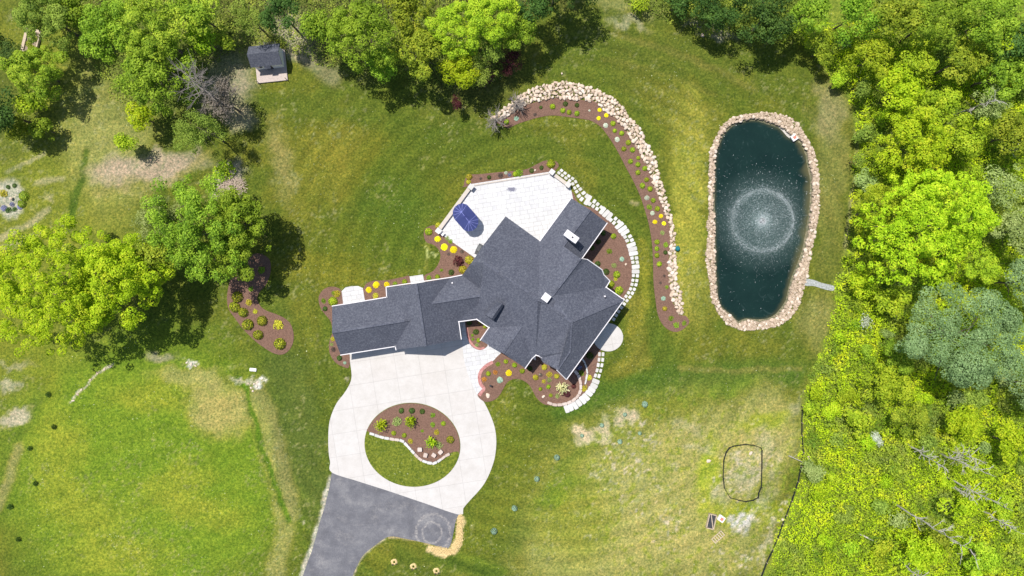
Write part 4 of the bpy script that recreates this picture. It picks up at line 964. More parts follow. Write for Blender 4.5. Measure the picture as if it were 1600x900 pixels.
KD = {  # key: name, shape, colour, height factor, description, category
 'lime': ('lime_shrub', 'mound', 'lime', 1.0, 'round lime green shrub', 'shrub'), 'yel': ('yellow_flower_clump', 'flower', 'yellow', .8, 'bright yellow flowering mound', 'flowers'),
 'grn': ('green_shrub', 'loose', 'green', 1.0, 'small mid green plant', 'plant'), 'drk': ('dark_shrub', 'mound', 'dark', .9, 'small dark green shrub', 'shrub'), 'sage': ('sage_plant', 'loose', 'greygreen', .8, 'loose grey green plant', 'plant'),
 'teal': ('pale_teal_hosta', 'rosette', 'teal', .8, 'pale blue green leafy hosta', 'plant'), 'wht': ('white_flower_clump', 'flower', 'white', .8, 'off white flowering clump', 'flowers'),
 'gold': ('golden_shrub', 'mound', 'gold', 1.1, 'golden leaved shrub', 'shrub'), 'org': ('orange_shrub', 'loose', 'orange', .9, 'rusty orange leaved plant', 'plant'), 'bur': ('burgundy_shrub', 'mound', 'burgundy', .9, 'dark burgundy shrub', 'shrub'),
 'burl': ('burgundy_tree', 'loose', 'burgundy', 1.6, 'loose burgundy leaved small tree', 'small tree'), 'vari': ('variegated_plant', 'loose', 'gold', .9, 'loose yellow and green variegated plant', 'plant'), 'ball': ('clipped_shrub', 'mound', 'limegold', 1.25, 'plump gold tipped shrub', 'shrub'),
 'spk': ('bright_spiky_shrub', 'spiky', 'yellowgreen', 1.9, 'large bright lime feathery shrub', 'shrub'), 'crm': ('cream_shrub', 'spiky', 'cream', 1.3, 'large cream leaved spreading shrub', 'shrub'), 'pur': ('purple_flower_clump', 'loose', 'purple', .9, 'purple flowering clump', 'flowers'), 'twg': ('twiggy_plant', 'loose', 'browntwig', .6, 'small brownish plant', 'plant')}
L['limegold'] = leaf_mat('lime_gold_leaves', (0.07, 0.11, 0.012), (0.26, 0.3, 0.02), (0.6, 0.55, 0.05), .2)
BEDS = {
 'curved boulder wall bed': [('lime',791.5,190,4.2),('teal',807,185,4.5),('drk',845,167.6,3),('lime',863.5,166,4.6),('drk',883.6,162,4),('lime',879.5,172.4,4.4),('lime',889.4,175,4.4),('drk',901.6,164,4),('lime',901.6,177,4.4),('twg',836,179,3),('wht',921,172.6,1.6),('yel',937,171.6,3.6),('yel',947.5,180,3.6),('yel',935.6,184.5,3.6),('wht',946.5,195.6,4),('wht',964.6,217.6,4),('lime',958,192.6,4.2),('lime',960.6,204,3.6),('lime',971.6,208,4.2),('lime',982,222.6,4.4),('lime',975,232.5,4.2),('lime',988.6,234,4.4),('lime',997.5,246.6,3.2),('lime',985.5,252,4.4),('lime',997,257,4.2),('lime',1008,263,4.2),('lime',997,269.4,4.4),('lime',1010.6,280.6,4),('lime',1004,290,4.6),('lime',1016,295,4.6),('wht',1011,309,4),('lime',1021,313,4.2),('grn',1014.6,323.4,4.4),('lime',1027.5,326,4.4),('wht',1019.5,333,3.6),('yel',1033,337.5,3.6),('yel',1023.5,346.6,3.8),('yel',1037.6,349,3.6),('sage',1035,363.6,3.4),('lime',1027,378,4.2),('lime',1026.6,388.6,3.8),('lime',1026.6,399,4.2),('lime',1030.5,412.6,4.4),('grn',1040.5,382.6,4),('drk',1040,394.5,3.6),('twg',1038,431,2.6),('twg',1032,442,2.6),('grn',1042,448.6,3.2),('teal',1036.6,466.4,4.2),('gold',1039,482.4,4),('grn',1048.6,497.4,4.4),('grn',1057,508,4.8),('grn',1069.4,505,4.2)],
 'mulch bed east of the house': [('lime',959,369,4.6),('grn',952,392.5,4.4),('teal',972,404.7,4.6),('sage',959.7,414.7,4.4),('lime',964,429,6),('drk',947.4,424.7,5),('drk',934,412.5,5),('lime',954,444,6.5),('lime',967.5,454,7.2),('drk',942.5,364,4.2),('drk',935,378,4.2),('drk',925.5,387.5,4.2),('vari',962,436,3.2)],
 'front bed': [('lime',790.5,565,4),('lime',804,570.7,4.2),('lime',816,580,4.2),('lime',763,584,4.2),('gold',837,590,4.8),('lime',857,604.5,3.8),('lime',844.5,608,3.4),('lime',860.5,618,3.4),('yel',795,583,5.4),('teal',781,594,6),('org',774,582,3.8),('org',756.5,593,4.2),('grn',778,569,4),('gold',850.5,574,4.8),('gold',870,588,4.4),('vari',858.5,585,5),('vari',849.7,596,3.6),('sage',858,594,4),('crm',878.5,606.5,12),('bur',886.8,616.5,5),('bur',896.5,603.7,4.2),('bur',879.5,615.5,3.4),('pur',904.5,574,5),('vari',920,590,5),('vari',913,607,5.5),('grn',908,583,5),('drk',922,556,6),('drk',828,576,4.5),('sage',871,619,4),('twg',845,586,3.5),('wht',844,585,1.6)],
 'little entry bed': [('drk',733,504,4.6),('drk',743.6,518.6,4.8),('lime',758,510,3.8),('lime',747.6,532,3.6),('grn',739,530,2.4),('sage',745,539,3),('grn',738,524,2.4),('vari',750,504,2.6)],
 'bed north of the garage': [('yel',576,453,5.2),('yel',587.4,445,5.4),('yel',604,444.5,5),('grn',617,443.4,4),('lime',632,440.4,4.4),('vari',586.5,462,4.8)],
 'northwest garage corner bed': [('lime',519.5,471,8),('vari',526,459,6),('grn',505,470,4),('drk',507.6,482.5,4),('grn',521,458,3.5)],
 'garage end bed': [('drk',530,559.6,4.6),('teal',538.5,567,3),('twg',521,546,4),('vari',520,530,3.6),('sage',518,538,3)],
 'bed west of the patio': [('yel',683.6,373.4,5.4),('yel',694,386,5.6),('yel',708.6,390,6),('lime',669.5,362,6.2),('gold',684.5,352,4.8),('burl',716,408,8.5),('gold',733,406,7),('gold',723,421,6.4),('drk',705,425.5,5),('lime',683.5,432.5,4.2),('grn',670,434.5,4),('grn',689.6,422,2.6),('sage',699,372,3.8),('grn',704,377,3.8),('twg',722,393,3.4),('twg',701,397,2.6)],
 'bed north of the patio': [('lime',861,255.6,7.2),('grn',811,270,6),('lime',805,272,4.5),('drk',846,262,3.6),('drk',830.6,266.5,4),('wht',790.5,270,2.8),('drk',764,277,3.6),('twg',782,274,4.5),('gold',733,276,5),('gold',732,284,4.2),('twg',751,279,2.4),('pur',796,273,3)],
 'kidney bed': [('ball',369.5,464,8.6),('ball',365.4,480,9),('ball',379,488.5,8),('ball',385.6,507.4,9),('ball',408.4,501.4,8.2),('vari',433.8,507.6,8),('ball',402,523.5,8.2),('ball',436,537.5,9.6),('grn',391.3,451.6,4.5),('vari',388.7,472.6,5.2),('vari',398.3,486.6,4),('grn',408,422,6)],
 'driveway island bed': [('spk',594,665,13),('spk',641.6,659,13),('spk',674,692,12.5),('sage',620,659,7.5),('drk',627,642,4.6),('drk',643.5,642,4.8),('drk',659.7,643,4.6),('grn',676,649,4),('grn',676,663.7,4),('lime',692.5,662,3.8),('grn',659.7,673.5,2.6),('lime',615,677,4.2),('lime',631.5,680.5,4),('vari',641,689.5,4),('ball',703.4,687.6,6.2),('vari',682,675.7,4.5),('sage',686,696,6)],
}
for bed, lst in BEDS.items():
    for kd in {l_[0] for l_ in lst}:
        same = sorted([l_ for l_ in lst if l_[0] == kd], key=lambda l_: (l_[2], l_[1]))
        nm, shp, cl, zs, ds, ct = KD[kd]
        for i, (_, px, py, r) in enumerate(same):
            lab = '%s in the %s' % (ds, bed)
            if len(same) > 1: lab = '%s in the %s, %s from the top' % (ds, bed, ORD[i])
            base = .11 if 'island' in bed else (.08 if 'entry' in bed else .05)
            plant(nm, shp, cl, px, py, r * (.92 if kd == 'yel' else .98), zs, lab, ct, '%ss of the %s' % (ds, bed) if len(same) > 1 else None, base)
# saplings standing in the lawns
SAP = [((1008,632),5,'pale blue spruce sapling farthest right in the southeast lawn'),((1000,677.6),3.4,'smaller pale spruce sapling below the farthest right one in the southeast lawn'),((969,690.6),4,'pale spruce sapling just left of the smallest one, southeast lawn'),((870.4,715.4),4.6,'round pale spruce sapling alone between the bare patches and the lower lawn'),((909.6,681),3.2,'tiny spruce sapling in the left bare straw patch'),((940.6,665),3.6,'tiny spruce sapling at the top of the left bare straw patch'),((976.6,648),3.4,'tiny pale sapling in the right bare straw patch'),((839,749),4.4,'round pale spruce sapling, third from the bottom of the southern row'),((804,795),4.8,'round pale spruce sapling, second from the bottom of the southern row'),((772,831),5.4,'round pale spruce sapling, lowest of the southern row near the asphalt')]
for (px, py), r, lab in SAP: plant('spruce_sapling', 'mound', 'teal', px, py, r, 1.6, lab, 'sapling', 'spruce saplings in the southeast lawn', 0)
for i, ((px, py), r) in enumerate((((73.5,616.5),4.4),((82.5,667.5),4.2),((45,701),4.0),((54,756),4.2),((13.5,792.6),4.8),((27,843.6),4.2))):
    plant('young_tree', 'loose', 'dark', px, py, r, 2.2, 'little dark green sapling in the lower left field, %s from the top' % ORD[i], 'sapling', 'saplings in the lower left field', zg(px, py))
def ringmesh():
    b = MB(); r_ = random.Random(4); o_ = []; i_ = []
    for k in range(18):
        a = k * math.tau / 18; o_.append((math.cos(a) * r_.uniform(.40, .52), math.sin(a) * r_.uniform(.40, .52))); i_.append((math.cos(a) * .17, math.sin(a) * .17))
    ov = [b.bm.verts.new((x, y, .0)) for x, y in o_]; mv_ = [b.bm.verts.new((x * .7, y * .7, .12)) for x, y in o_]; iv = [b.bm.verts.new((x, y, .05)) for x, y in i_]
    for k in range(18):
        j = (k + 1) % 18; b.bm.faces.new((ov[k], ov[j], mv_[j], mv_[k])); b.bm.faces.new((mv_[k], mv_[j], iv[j], iv[k]))
    return b.mesh('mulch_collar', M['straw'])
rmz = ringmesh()
for i, (px, py) in enumerate(((616, 878), (646, 885), (682, 892))):
    t = empty('staked_sapling', P(px, py, 0)); tag(t, 'thin sapling in a tan mulch ring below the asphalt turn, %s from the left' % ORD[i], 'sapling', 'saplings in tan mulch rings')
    o = bpy.data.objects.new('mulch_collar', rmz); link(o, t); MB().tube((0, 0, 0), (.03, .02, 1.3), .02, .01, 5).build('stem', M['bark'], t)
    o = bpy.data.objects.new('crown', pm['loose'][i]); link(o, t); o.location = (0, 0, .9); o.scale = (.16, .16, .5); o.material_slots[0].link = 'OBJECT'; o.material_slots[0].material = L['browntwig']

# ---- big trees -------------------------------------------------
T = [ # px, py, r px, height, style, colour, label
 (14,84,34,8,'cloud','dark','dark blue green round tree at the far left edge near the top'),
 (84,34,50,9,'maple','olive','olive green tree beside the raised garden frame'),
 (118,12,34,9,'maple','green','mid green tree at the top left between the frame and the long grass'),
 (62,114,46,7,'maple','bright','bright green round tree just below the raised garden frame'),
 (8,178,38,9,'shaggy','dark','dark tree at the left edge above the lower left shadow'),
 (50,160,24,5,'shaggy','lime','lime green shrub-like tree below the bright round tree'),
 (30,201,20,4,'lumpy','bright','small round bright green tree next to a darker one'),
 (68,201,21,4,'lumpy','green','small round dark green tree next to a brighter one'),
 (178,50,54,12,'shaggy','green','broad green tree at the left of the upper left grove'),
 (245,55,58,13,'maple','bright','largest bright green tree of the upper left grove'),
 (310,20,42,11,'maple','bright','bright green tree at the top of the upper left grove'),
 (248,118,60,12,'shaggy','green','green tree in the lower half of the upper left grove'),
 (320,62,26,7,'maple','lime','lime green tree at the right of the upper left grove'),
 (346,66,20,6,'maple','bright','small bright tree above the bare ground by the playhouse'),
 (318,205,46,11,'lacy','olive','thin crowned olive tree beside the bare branched tree'),
 (220,182,24,6,'lumpy','yellowgreen','small round yellow green tree standing in the dry grass'),
 (203,222,20,5,'shaggy','lime','sparse little lime tree below the round yellow green one'),
 (390,25,34,10,'lacy','olive','thin olive tree above the playhouse'),
 (440,18,34,12,'shaggy','dark','dark green tree at the top casting shadow on the playhouse'),
 (505,50,38,13,'shaggy','green','green tree left of the dense lumpy one in the top grove'),
 (570,55,56,15,'lumpy','green','big dense lumpy green tree in the top grove'),
 (640,15,42,14,'maple','bright','bright tree at the top edge of the top grove'),
 (655,82,42,12,'maple','bright','bright green tree in the middle of the top grove'),
 (598,100,30,8,'shaggy','green','dim green tree at the lower edge of the top grove'),
 (715,45,46,14,'maple','lime','lime green tree in the top grove'),
 (812,48,32,11,'shaggy','green','dim green tree at the right side of the top grove above the burgundy one'),
 (752,112,32,9,'lacy','olive','thin olive tree between the burgundy trees of the top grove'),
 (832,8,34,13,'shaggy','dark','dark tree at the top edge at the right end of the top grove'),
 (768,22,46,14,'maple','lime','lime green tree at the right end of the top grove'),
 (722,108,34,9,'maple','yellowgreen','yellow green tree lowest in the top grove'),
 (765,70,34,10,'lacy','olive','thin leaved tree right of the middle of the top grove'),
 (868,-26,56,13,'shaggy','dark','dark tree cut by the top edge right of the top grove'),
 (100,455,98,14,'maple','yellowgreen','very large yellow green tree at the left edge with a long shadow'),
 (190,432,76,14,'maple','yellowgreen','large yellow green tree merging into the right of the biggest one'),
 (312,362,84,12,'shaggy','green','large mid green tree above the kidney shaped bed'),
 (268,345,52,11,'lacy','greygreen','pale leaved tree on the left of the large mid green one'),
 (382,350,54,12,'maple','green','green tree on the right of the large mid green one'),
 (368,405,38,11,'maple','green','green tree directly above the kidney shaped bed'),
 (245,405,40,12,'maple','bright','bright tree between the biggest trees of the left group'),
 (1112,5,46,9,'shaggy','dark','broad dark tree at the top casting shadow on the lawn'),
 (1200,22,54,10.5,'shaggy','dark','darkest broad tree at the top above the pond'),
 (1058,2,24,6,'shaggy','dark','narrow dark tree at the top left end of the woods'),
 (1265,22,36,12,'maple','green','green tree at the top beside the darkest one'),
 (1330,25,40,12,'shaggy','green','green tree at the top middle of the woods'),
 (1395,20,44,13,'maple','bright','bright tree at the top of the woods'),
 (1465,28,50,15,'maple','green','large green tree at the top right'),
 (1545,30,54,16,'maple','green','large green tree near the top right corner'),
 (1598,70,40,15,'shaggy','dark','dark tree on the right edge near the top corner'),
 (1285,75,28,6,'shaggy','bright','low bright tree at the upper left edge of the woods'),
 (1358,92,34,9,'maple','lime','lime tree above the small clearing of the woods'),
 (1430,95,34,9,'maple','lime','lime tree beside the large green one at the upper right'),
 (1502,95,40,12,'maple','bright','bright tree below the large green ones at the upper right'),
 (1565,115,42,12,'lumpy','green','rounded green tree on the right side below the corner trees'),
 (1400,148,38,9,'maple','yellowgreen','yellow green tree just above the yellow tree'),
 (1465,165,34,9,'maple','lime','lime tree right above the yellow tree'),
 (1350,130,26,6,'lacy','olive','thin olive tree at the inner corner of the woods'),
 (1540,165,36,10,'lacy','greygreen','grey green thin tree near the right edge'),
 (1425,228,56,11,'maple','yellowgreen','bright yellow tree facing the pond'),
 (1510,220,38,9,'shaggy','lime','lime tree right of the bright yellow one'),
 (1575,215,38,10,'maple','bright','bright tree at the right edge level with the yellow one'),
 (1440,350,100,15,'lumpy','yellowgreen','huge rounded lime tree east of the fountain'),
 (1370,330,46,11,'lumpy','lime','lime lobe-crowned tree on the pond side of the huge lime tree'),
 (1560,290,44,11,'lacy','greygreen','silvery thin tree right of the huge lime tree'),
 (1585,360,38,11,'shaggy','greygreen','silvery tree on the right edge above the blue green one'),
 (1535,420,28,8,'maple','lime','small lime tree between the huge lime and the blue green tree'),
 (1508,522,96,16,'cloud','bluegreen','huge blue green cloud-like tree at the right'),
 (1600,440,44,13,'cloud','bluegreen','blue green tree on the right edge above the huge one'),
 (1610,600,40,12,'cloud','bluegreen','blue green tree at the right edge below the huge one'),
 (1395,470,26,6,'maple','lime','small lime tree below the huge rounded lime one'),
 (1345,445,24,5,'shaggy','yellowgreen','yellow shrub-like tree at the outflow of the pond'),
 (1405,560,28,7,'shaggy','green','green tree left of the huge blue green one'),
 (1385,600,34,7,'maple','lime','lime tree left below the huge blue green one'),
 (1420,655,30,7,'shaggy','bright','bright tree in the middle of the lower woods'),
 (1345,655,24,5,'maple','lime','low lime tree in the lower woods near the fence'),
 (1500,660,30,6,'maple','yellowgreen','yellow green tree below the huge blue green one'),
 (1580,690,34,8,'maple','yellowgreen','yellow green tree on the right edge of the lower woods'),
 (1500,800,26,6,'maple','yellowgreen','low yellow tree among the dead trunks'),
 (1430,860,34,6,'maple','yellowgreen','yellow green tree at the bottom of the woods'),
 (1465,850,26,6,'shaggy','bright','bright tree at the bottom beside the yellow green one'),
 (1530,870,30,6,'maple','lime','lime tree at the bottom right'),
 (1340,250,14,4,'lacy','olive','grey brown leafy bush at the wood edge opposite the pond'),
 (1000,8,12,3,'shaggy','lime','low lime bush at the top in front of the dark trees'),
 (1310,120,18,3,'shaggy','lime','lime bush at the corner of the lawn by the woods'),
]
for i, (px, py, r, h_, st_, cl, lab) in enumerate(T):
    tree(px, py, r, h_, st_, cl, lab, 'tree', None, 'broadleaf_tree', i, unique=r > 50)
for px, py, r, lab in ((796,94,27,'dark burgundy tree at the right side of the top grove'),(757,128,20,'burgundy tree below the thin leaved tree of the top grove'),(712,156,18,'burgundy tree at the lowest tip of the top grove')):
    tree(px, py, r, 4.5, 'lacy', 'burgundy', lab, 'tree', None, 'burgundy_tree', int(px))
for px, py, r, lab in ((1372,690,17,'white blossoming bush in the middle of the lower woods'),(1588,222,15,'white blossoming bush at the right edge of the woods'),(1352,502,12,'white blossoming bush just below the pond outflow')):
    tree(px, py, r, 3.2, 'lacy', 'white', lab, 'bush', None, 'blossoming_bush', int(px))
tree(352, 160, 40, 8.5, 'lacy', 'twigleaf', 'thin grey brown crowned tree over bare ground left of the playhouse', 'tree', None, 'sparse_tree', 3)
# bushes of the woods
r2 = random.Random(21); placed = [(t_[0], t_[1], t_[2] * .75) for t_ in T]
bush_n = 0
for _ in range(6000):
    if bush_n >= 70: break
    px = r2.uniform(1255, 1640); py = r2.uniform(60, 930); r = r2.uniform(9, 20)
    if not pip(woods, px - r * .6, py): continue
    if any((px - a) ** 2 + (py - b_) ** 2 < (r * .8 + c_) ** 2 for a, b_, c_ in placed): continue
    if r2.random() > (1.0 if py > 560 or px < 1420 else .8): continue
    placed.append((px, py, r * .8)); bush_n += 1
    cl = r2.choice(['lime', 'yellowgreen', 'yellowgreen', 'bright', 'lime', 'olive', 'greygreen'] if py > 560 else ['lime', 'bright', 'green', 'olive', 'yellowgreen', 'greygreen'])
    cn = {'lime': 'lime green', 'yellowgreen': 'yellow green', 'bright': 'bright green', 'olive': 'olive green', 'green': 'dark green', 'greygreen': 'grey green'}[cl]
    part_ = 'lower' if py > 560 else ('upper' if py < 260 else 'middle')
    tree(px, py, r, r2.uniform(2.0, 3.6), r2.choice(['maple', 'shaggy', 'shaggy', 'lacy']), cl, '%s bush among many alike in the %s part of the woods' % (cn, part_), 'bush', '%s bushes of the %s woods' % (cn, part_), 'woodland_bush', bush_n)
# undergrowth of the woods: one uncountable mass of leaves
r_ = np.random.default_rng(5)
def undergrowth(name, poly, n_, box, colmap, hmax, leaf, label, dens_noise=True):
    x = r_.uniform(box[0], box[2], n_); y = r_.uniform(box[1], box[3], n_)
    qx = x + (fbm(x / 9, y / 9, 66) - .5) * 26; qy = y + (fbm(x / 9, y / 9, 67) - .5) * 26
    k = inside(poly, qx, qy); x, y, qx, qy = x[k], y[k], qx[k], qy[k]
    d = seg_dist(poly, qx, qy, True)
    k = r_.random(len(x)) < .3 + d / 9; x, y, d = x[k], y[k], d[k]
    hgt = (fbm(x / 11, y / 11, 77) ** 1.5 * 1.2 + .55 * fbm(x / 4, y / 4, 78)) * hmax * sst(0, 14, d)
    e = .6
    hx = ((fbm((x + e) / 11, y / 11, 77) ** 1.5 * 1.2 + .55 * fbm((x + e) / 4, y / 4, 78)) * hmax * sst(0, 14, d) - hgt) / (e * S)
    hy = ((fbm(x / 11, (y + e) / 11, 77) ** 1.5 * 1.2 + .55 * fbm(x / 4, (y + e) / 4, 78)) * hmax * sst(0, 14, d) - hgt) / (e * S)
    pts = np.stack([(x - 800) * S, (450 - y) * S, hgt * r_.uniform(.75, 1.0, len(x)) + .05], 1)
    nr = np.stack([-hx, hy, np.ones(len(x)) * 1.1], 1) + r_.normal(size=(len(x), 3)) * .4
    v, f = leaf_cloud(pts, nr, leaf, r_)
    tone = np.clip(r_.random(len(x)) * .34 + .1 + (fbm(x / 14, y / 14, 91) - .5) * 1.5 + .22, 0, 1)
    o = obj(name, mesh_np(name, v, f, [colmap], False, fattr=tone)); tag(o, label, 'undergrowth', kind='stuff'); return o
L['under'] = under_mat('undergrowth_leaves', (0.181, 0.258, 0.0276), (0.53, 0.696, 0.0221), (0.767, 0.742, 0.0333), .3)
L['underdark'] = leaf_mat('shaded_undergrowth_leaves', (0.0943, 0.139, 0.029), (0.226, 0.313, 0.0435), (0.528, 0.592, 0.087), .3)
undergrowth('undergrowth', [p for p in woods], 330000, (1170, 40, 1700, 960), L['under'], 2.3, .105, 'dense low lime green undergrowth filling the woods east of the lawn')
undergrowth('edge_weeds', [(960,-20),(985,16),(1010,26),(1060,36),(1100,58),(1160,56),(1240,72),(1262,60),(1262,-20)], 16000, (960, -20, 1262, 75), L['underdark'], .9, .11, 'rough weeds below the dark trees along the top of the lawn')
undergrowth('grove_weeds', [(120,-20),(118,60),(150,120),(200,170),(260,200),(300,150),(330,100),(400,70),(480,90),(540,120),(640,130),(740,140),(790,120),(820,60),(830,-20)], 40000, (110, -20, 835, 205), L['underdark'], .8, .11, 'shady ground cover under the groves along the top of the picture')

# bare and dead trees
def bare_tree(px, py, h_, spread, seed, label, mat, n_b=26, lean=(0, 0), tw=3, r0=.14, name='dead_tree'):
    r_ = random.Random(seed); b0 = P(px, py, 0); t = empty(name, (b0.x, b0.y, 0)); tag(t, label, 'dead tree')
    b = MB(); tip = Vector((lean[0], lean[1], h_)); q = Vector((0, 0, -.1)); seg = []
    for i in range(7):
        f = (i + 1) / 7; n_ = tip * f + Vector((r_.uniform(-.12, .12), r_.uniform(-.12, .12), 0)); ra = r0 * (1 - (f - 1 / 7) * .85); b.tube(q, n_, ra, r0 * (1 - f * .85), 6); seg.append((q, n_, r0 * (1 - f * .85))); q = n_
    b.build('trunk', mat, t); b = MB()
    for i in range(n_b):
        s0, s1, ra = seg[r_.randint(2, 6)]; st = s0.lerp(s1, r_.random()); a = r_.uniform(0, 6.3); l_ = spread * r_.uniform(.4, 1.0)
        e = st + Vector((math.cos(a) * l_, math.sin(a) * l_, l_ * r_.uniform(.2, .8))); m_ = st.lerp(e, .5) + Vector((r_.uniform(-.2, .2), r_.uniform(-.2, .2), .1))
        b.tube(st, m_, max(ra * .5, .035), .03, 5); b.tube(m_, e, .03, .015, 4)
        for k in range(tw):
            e2 = m_.lerp(e, r_.random()) + Vector((r_.gauss(0, .35), r_.gauss(0, .35), r_.uniform(0, .5))) * l_ * .5; b.tube(m_.lerp(e, r_.random() * .5), e2, .022, .012, 4)
    b.build('branches', mat, t); return t
M['greybark'] = simple('grey_twigs', (.34, .30, .27), (.19, .165, .15), 6, .9)
bare_tree(362, 170, 11, 3.4, 3, 'tall bare branched tree over bare ground left of the playhouse', M['greybark'], 60, (-1, 1), 7, .13, 'bare_tree')
bare_tree(775, 193, 2.6, 1.9, 9, 'low leafless grey shrub at the west tip of the boulder wall', M['greybark'], 40, (0, 0), 6, .07, 'bare_shrub')
bare_tree(806, 166, 1.8, 1.7, 12, 'leafless grey twiggy shrub spreading over the boulder wall', M['greybark'], 40, (0, 0), 6, .06, 'bare_shrub')
for px, py, h_, sp_, lab in ((1418,694,9,1.2,'pale dead trunk nearest the middle of the woods'),(1462,705,10,1.6,'pale dead trunk right of the nearest one, with fine twigs'),(1480,746,12,1.4,'long pale dead trunk above the longest one'),(1472,755,6,1.2,'short pale dead trunk beside the long one'),(1395,785,17,2.0,'longest pale dead tree reaching toward the bottom right'),(1525,792,9,1.2,'pale dead trunk near the right edge of the lower woods'),(1490,180,9,1.5,'pale dead tree near the upper right of the woods'),(1560,235,7,1.3,'pale dead tree at the right edge above the silvery trees'),(1395,865,8,1.4,'pale dead tree at the bottom of the woods'),(1475,700,7,2.0,'twiggy pale dead tree top between the lime bushes')):
    bare_tree(px, py, h_, sp_, int(px + py), lab, M['deadwood'], 18, (rng.uniform(-.5, .8), rng.uniform(-1.0, .2)), 3, .13)
a = P(1341, 833, .9); b_ = P(1371, 848, .9); lg = MB().tube((0, 0, 0), b_ - a, .13, .09, 8).build('fallen_log', M['deadwood'], None, True, loc=a); tag(lg, 'short pale fallen log lying on the undergrowth of the lower woods', 'log')
a = P(1232, 712, .5); b_ = P(1300, 742, .9); b = MB(); b.tube((0, 0, 0), b_ - a, .05, .03, 6)
for k in range(10):
    q = (b_ - a) * (k / 10); b.tube(q, q + Vector((rng.uniform(-.2, .9), rng.uniform(-.9, .9), .15)), .025, .012, 4)
o = b.build('fallen_branch', M['deadwood'], loc=a); tag(o, 'thin pale fallen branch lying across the black fence line', 'branch')

# ------------------------------------------------------------------ pond things
fc = P(1191, 345, -.35); ft = empty('fountain', fc); tag(ft, 'pond fountain throwing a round ring of white spray', 'fountain')
MB().tube((0, 0, -.15), (0, 0, .08), .45, .4, 14).tube((0, 0, .08), (0, 0, .3), .08, .06, 8).build('float', M['iron'], ft)
rs = np.random.default_rng(3); n_ = 13000
u = rs.random(n_); rad = np.where(u < .34, rs.normal(4.2, .30, n_), np.where(u < .8, rs.uniform(.2, 4.5, n_), 4.3 + rs.exponential(1.15, n_)))
kk = rs.random(n_) < .08; rad[kk] = np.abs(rs.normal(0, .42, kk.sum()))
a = rs.uniform(0, math.tau, n_); rad = np.clip(rad, .02, 9.5)
t_ = np.clip(rad / 4.5, 0, 1); zz = 2.2 * 4 * t_ * (1 - t_) * rs.uniform(.7, 1, n_) ** 2 * (rs.random(n_) < .55) + .02
pts = np.stack([np.cos(a) * rad, np.sin(a) * rad, zz], 1)
okk = inside(PI, 800 + (fc.x + pts[:, 0]) / S, 450 - (fc.y + pts[:, 1]) / S); pts = pts[okk]
s_ = rs.uniform(.009, .024, len(pts)) * np.where(rs.random(len(pts)) < .03, 1.8, 1)
oc = np.array([[1, 0, 0], [0, 1, 0], [-1, 0, 0], [0, -1, 0], [0, 0, 1], [0, 0, -1]]); of = np.array([[0, 1, 4], [1, 2, 4], [2, 3, 4], [3, 0, 4], [1, 0, 5], [2, 1, 5], [3, 2, 5], [0, 3, 5]])
v = (pts[:, None] + oc[None] * s_[:, None, None]).reshape(-1, 3); f = (of[None] + (np.arange(len(pts)) * 6)[:, None, None]).reshape(-1, 3)
dm = simple('white_spray', (.85, .88, .9), (.8, .84, .86), 2, .3)
o = obj('spray', mesh_np('spray', v, f, [dm]), ft); o['kind'] = 'stuff'
# floating foam flecks
n_ = 190; x = rs.uniform(1112, 1272, n_); y = np.where(rs.random(n_) < .6, rs.normal(292, 26, n_), rs.uniform(190, 500, n_)); k = inside(PI, x, y); x, y = x[k], y[k]
pts = np.stack([(x - 800) * S, (450 - y) * S, np.full(len(x), -.335)], 1); s_ = rs.uniform(.015, .05, len(x))
v = (pts[:, None] + oc[None] * s_[:, None, None] * np.array([1, 1, .3])).reshape(-1, 3); f = (of[None] + (np.arange(len(pts)) * 6)[:, None, None]).reshape(-1, 3)
o = obj('foam_flecks', mesh_np('foam_flecks', v, f, [dm])); tag(o, 'white foam flecks drifting on the dark pond water', 'foam', kind='stuff')
p = P(1241, 215, 0); t = empty('pond_skimmer', (p.x, p.y, -.3), math.radians(33)); tag(t, 'small square white-rimmed wooden platform on the northeast pond edge', 'platform')
MB().box((0, 0, .3), (.85, .85, .3), bev=.03).build('rim', M['rim'], t); MB().box((0, 0, .46), (.42, .42, .04)).build('hatch', M['red'], t)
t = MB().tube((0, 0, 0), (0, 0, .5), .28, .34, 12).tube((0, 0, .5), (0, 0, .62), .34, .2, 12).build('teal_pot', M['tealp'], loc=P(1057.6, 388.5, 0)); tag(t, 'teal plastic tub standing on the grass side of the boulder wall', 'tub')

# ------------------------------------------------------------------ playhouse, garden frame, lawn clutter
c_ = P(424, 103, 0); t = empty('playhouse', c_, math.radians(6)); tag(t, 'small grey roofed playhouse with a wooden deck at the edge of the trees', 'playhouse')
MB().box((0, -.1, .15), (4.3, 4.4, .2), bev=.02).build('deck', simple('pale_deck', (.5, .42, .38), (.38, .32, .29), 4, .8), t)
hw = MB().box((0, .75, 1.2), (3.8, 2.4, 2.0)).build('wall', M['siding'], t)
b = MB(); Wd, ze, zt = 2.15, 2.1, 3.2
b.poly([(-Wd, -.7, ze), (Wd, -.7, ze), (Wd, .75, zt), (-Wd, .75, zt)]); b.poly([(-Wd, .75, zt), (Wd, .75, zt), (Wd, 2.2, ze), (-Wd, 2.2, ze)])
rf = b.build('roof', M['roof'], t); m_ = rf.modifiers.new('t', 'SOLIDIFY'); m_.thickness = .1; m_.offset = -1
b = MB(); b.poly([(-1.9, -.45, 2.2), (1.9, -.45, 2.2), (1.9, .75, 3.1)]) ; b.poly([(-.35, -1.0, 1.8), (.5, -1.0, 1.8), (.5, -.5, 2.25), (-.35, -.5, 2.25)]); b.build('porch_hood', M['roof'], t)
dr = MB().box((0, -.48, 1.05), (.8, .08, 1.6)).build('door', M['iron'], t); MB().box((-1.2, -.48, 1.35), (.6, .06, .6)).build('window', M['glass'], t)
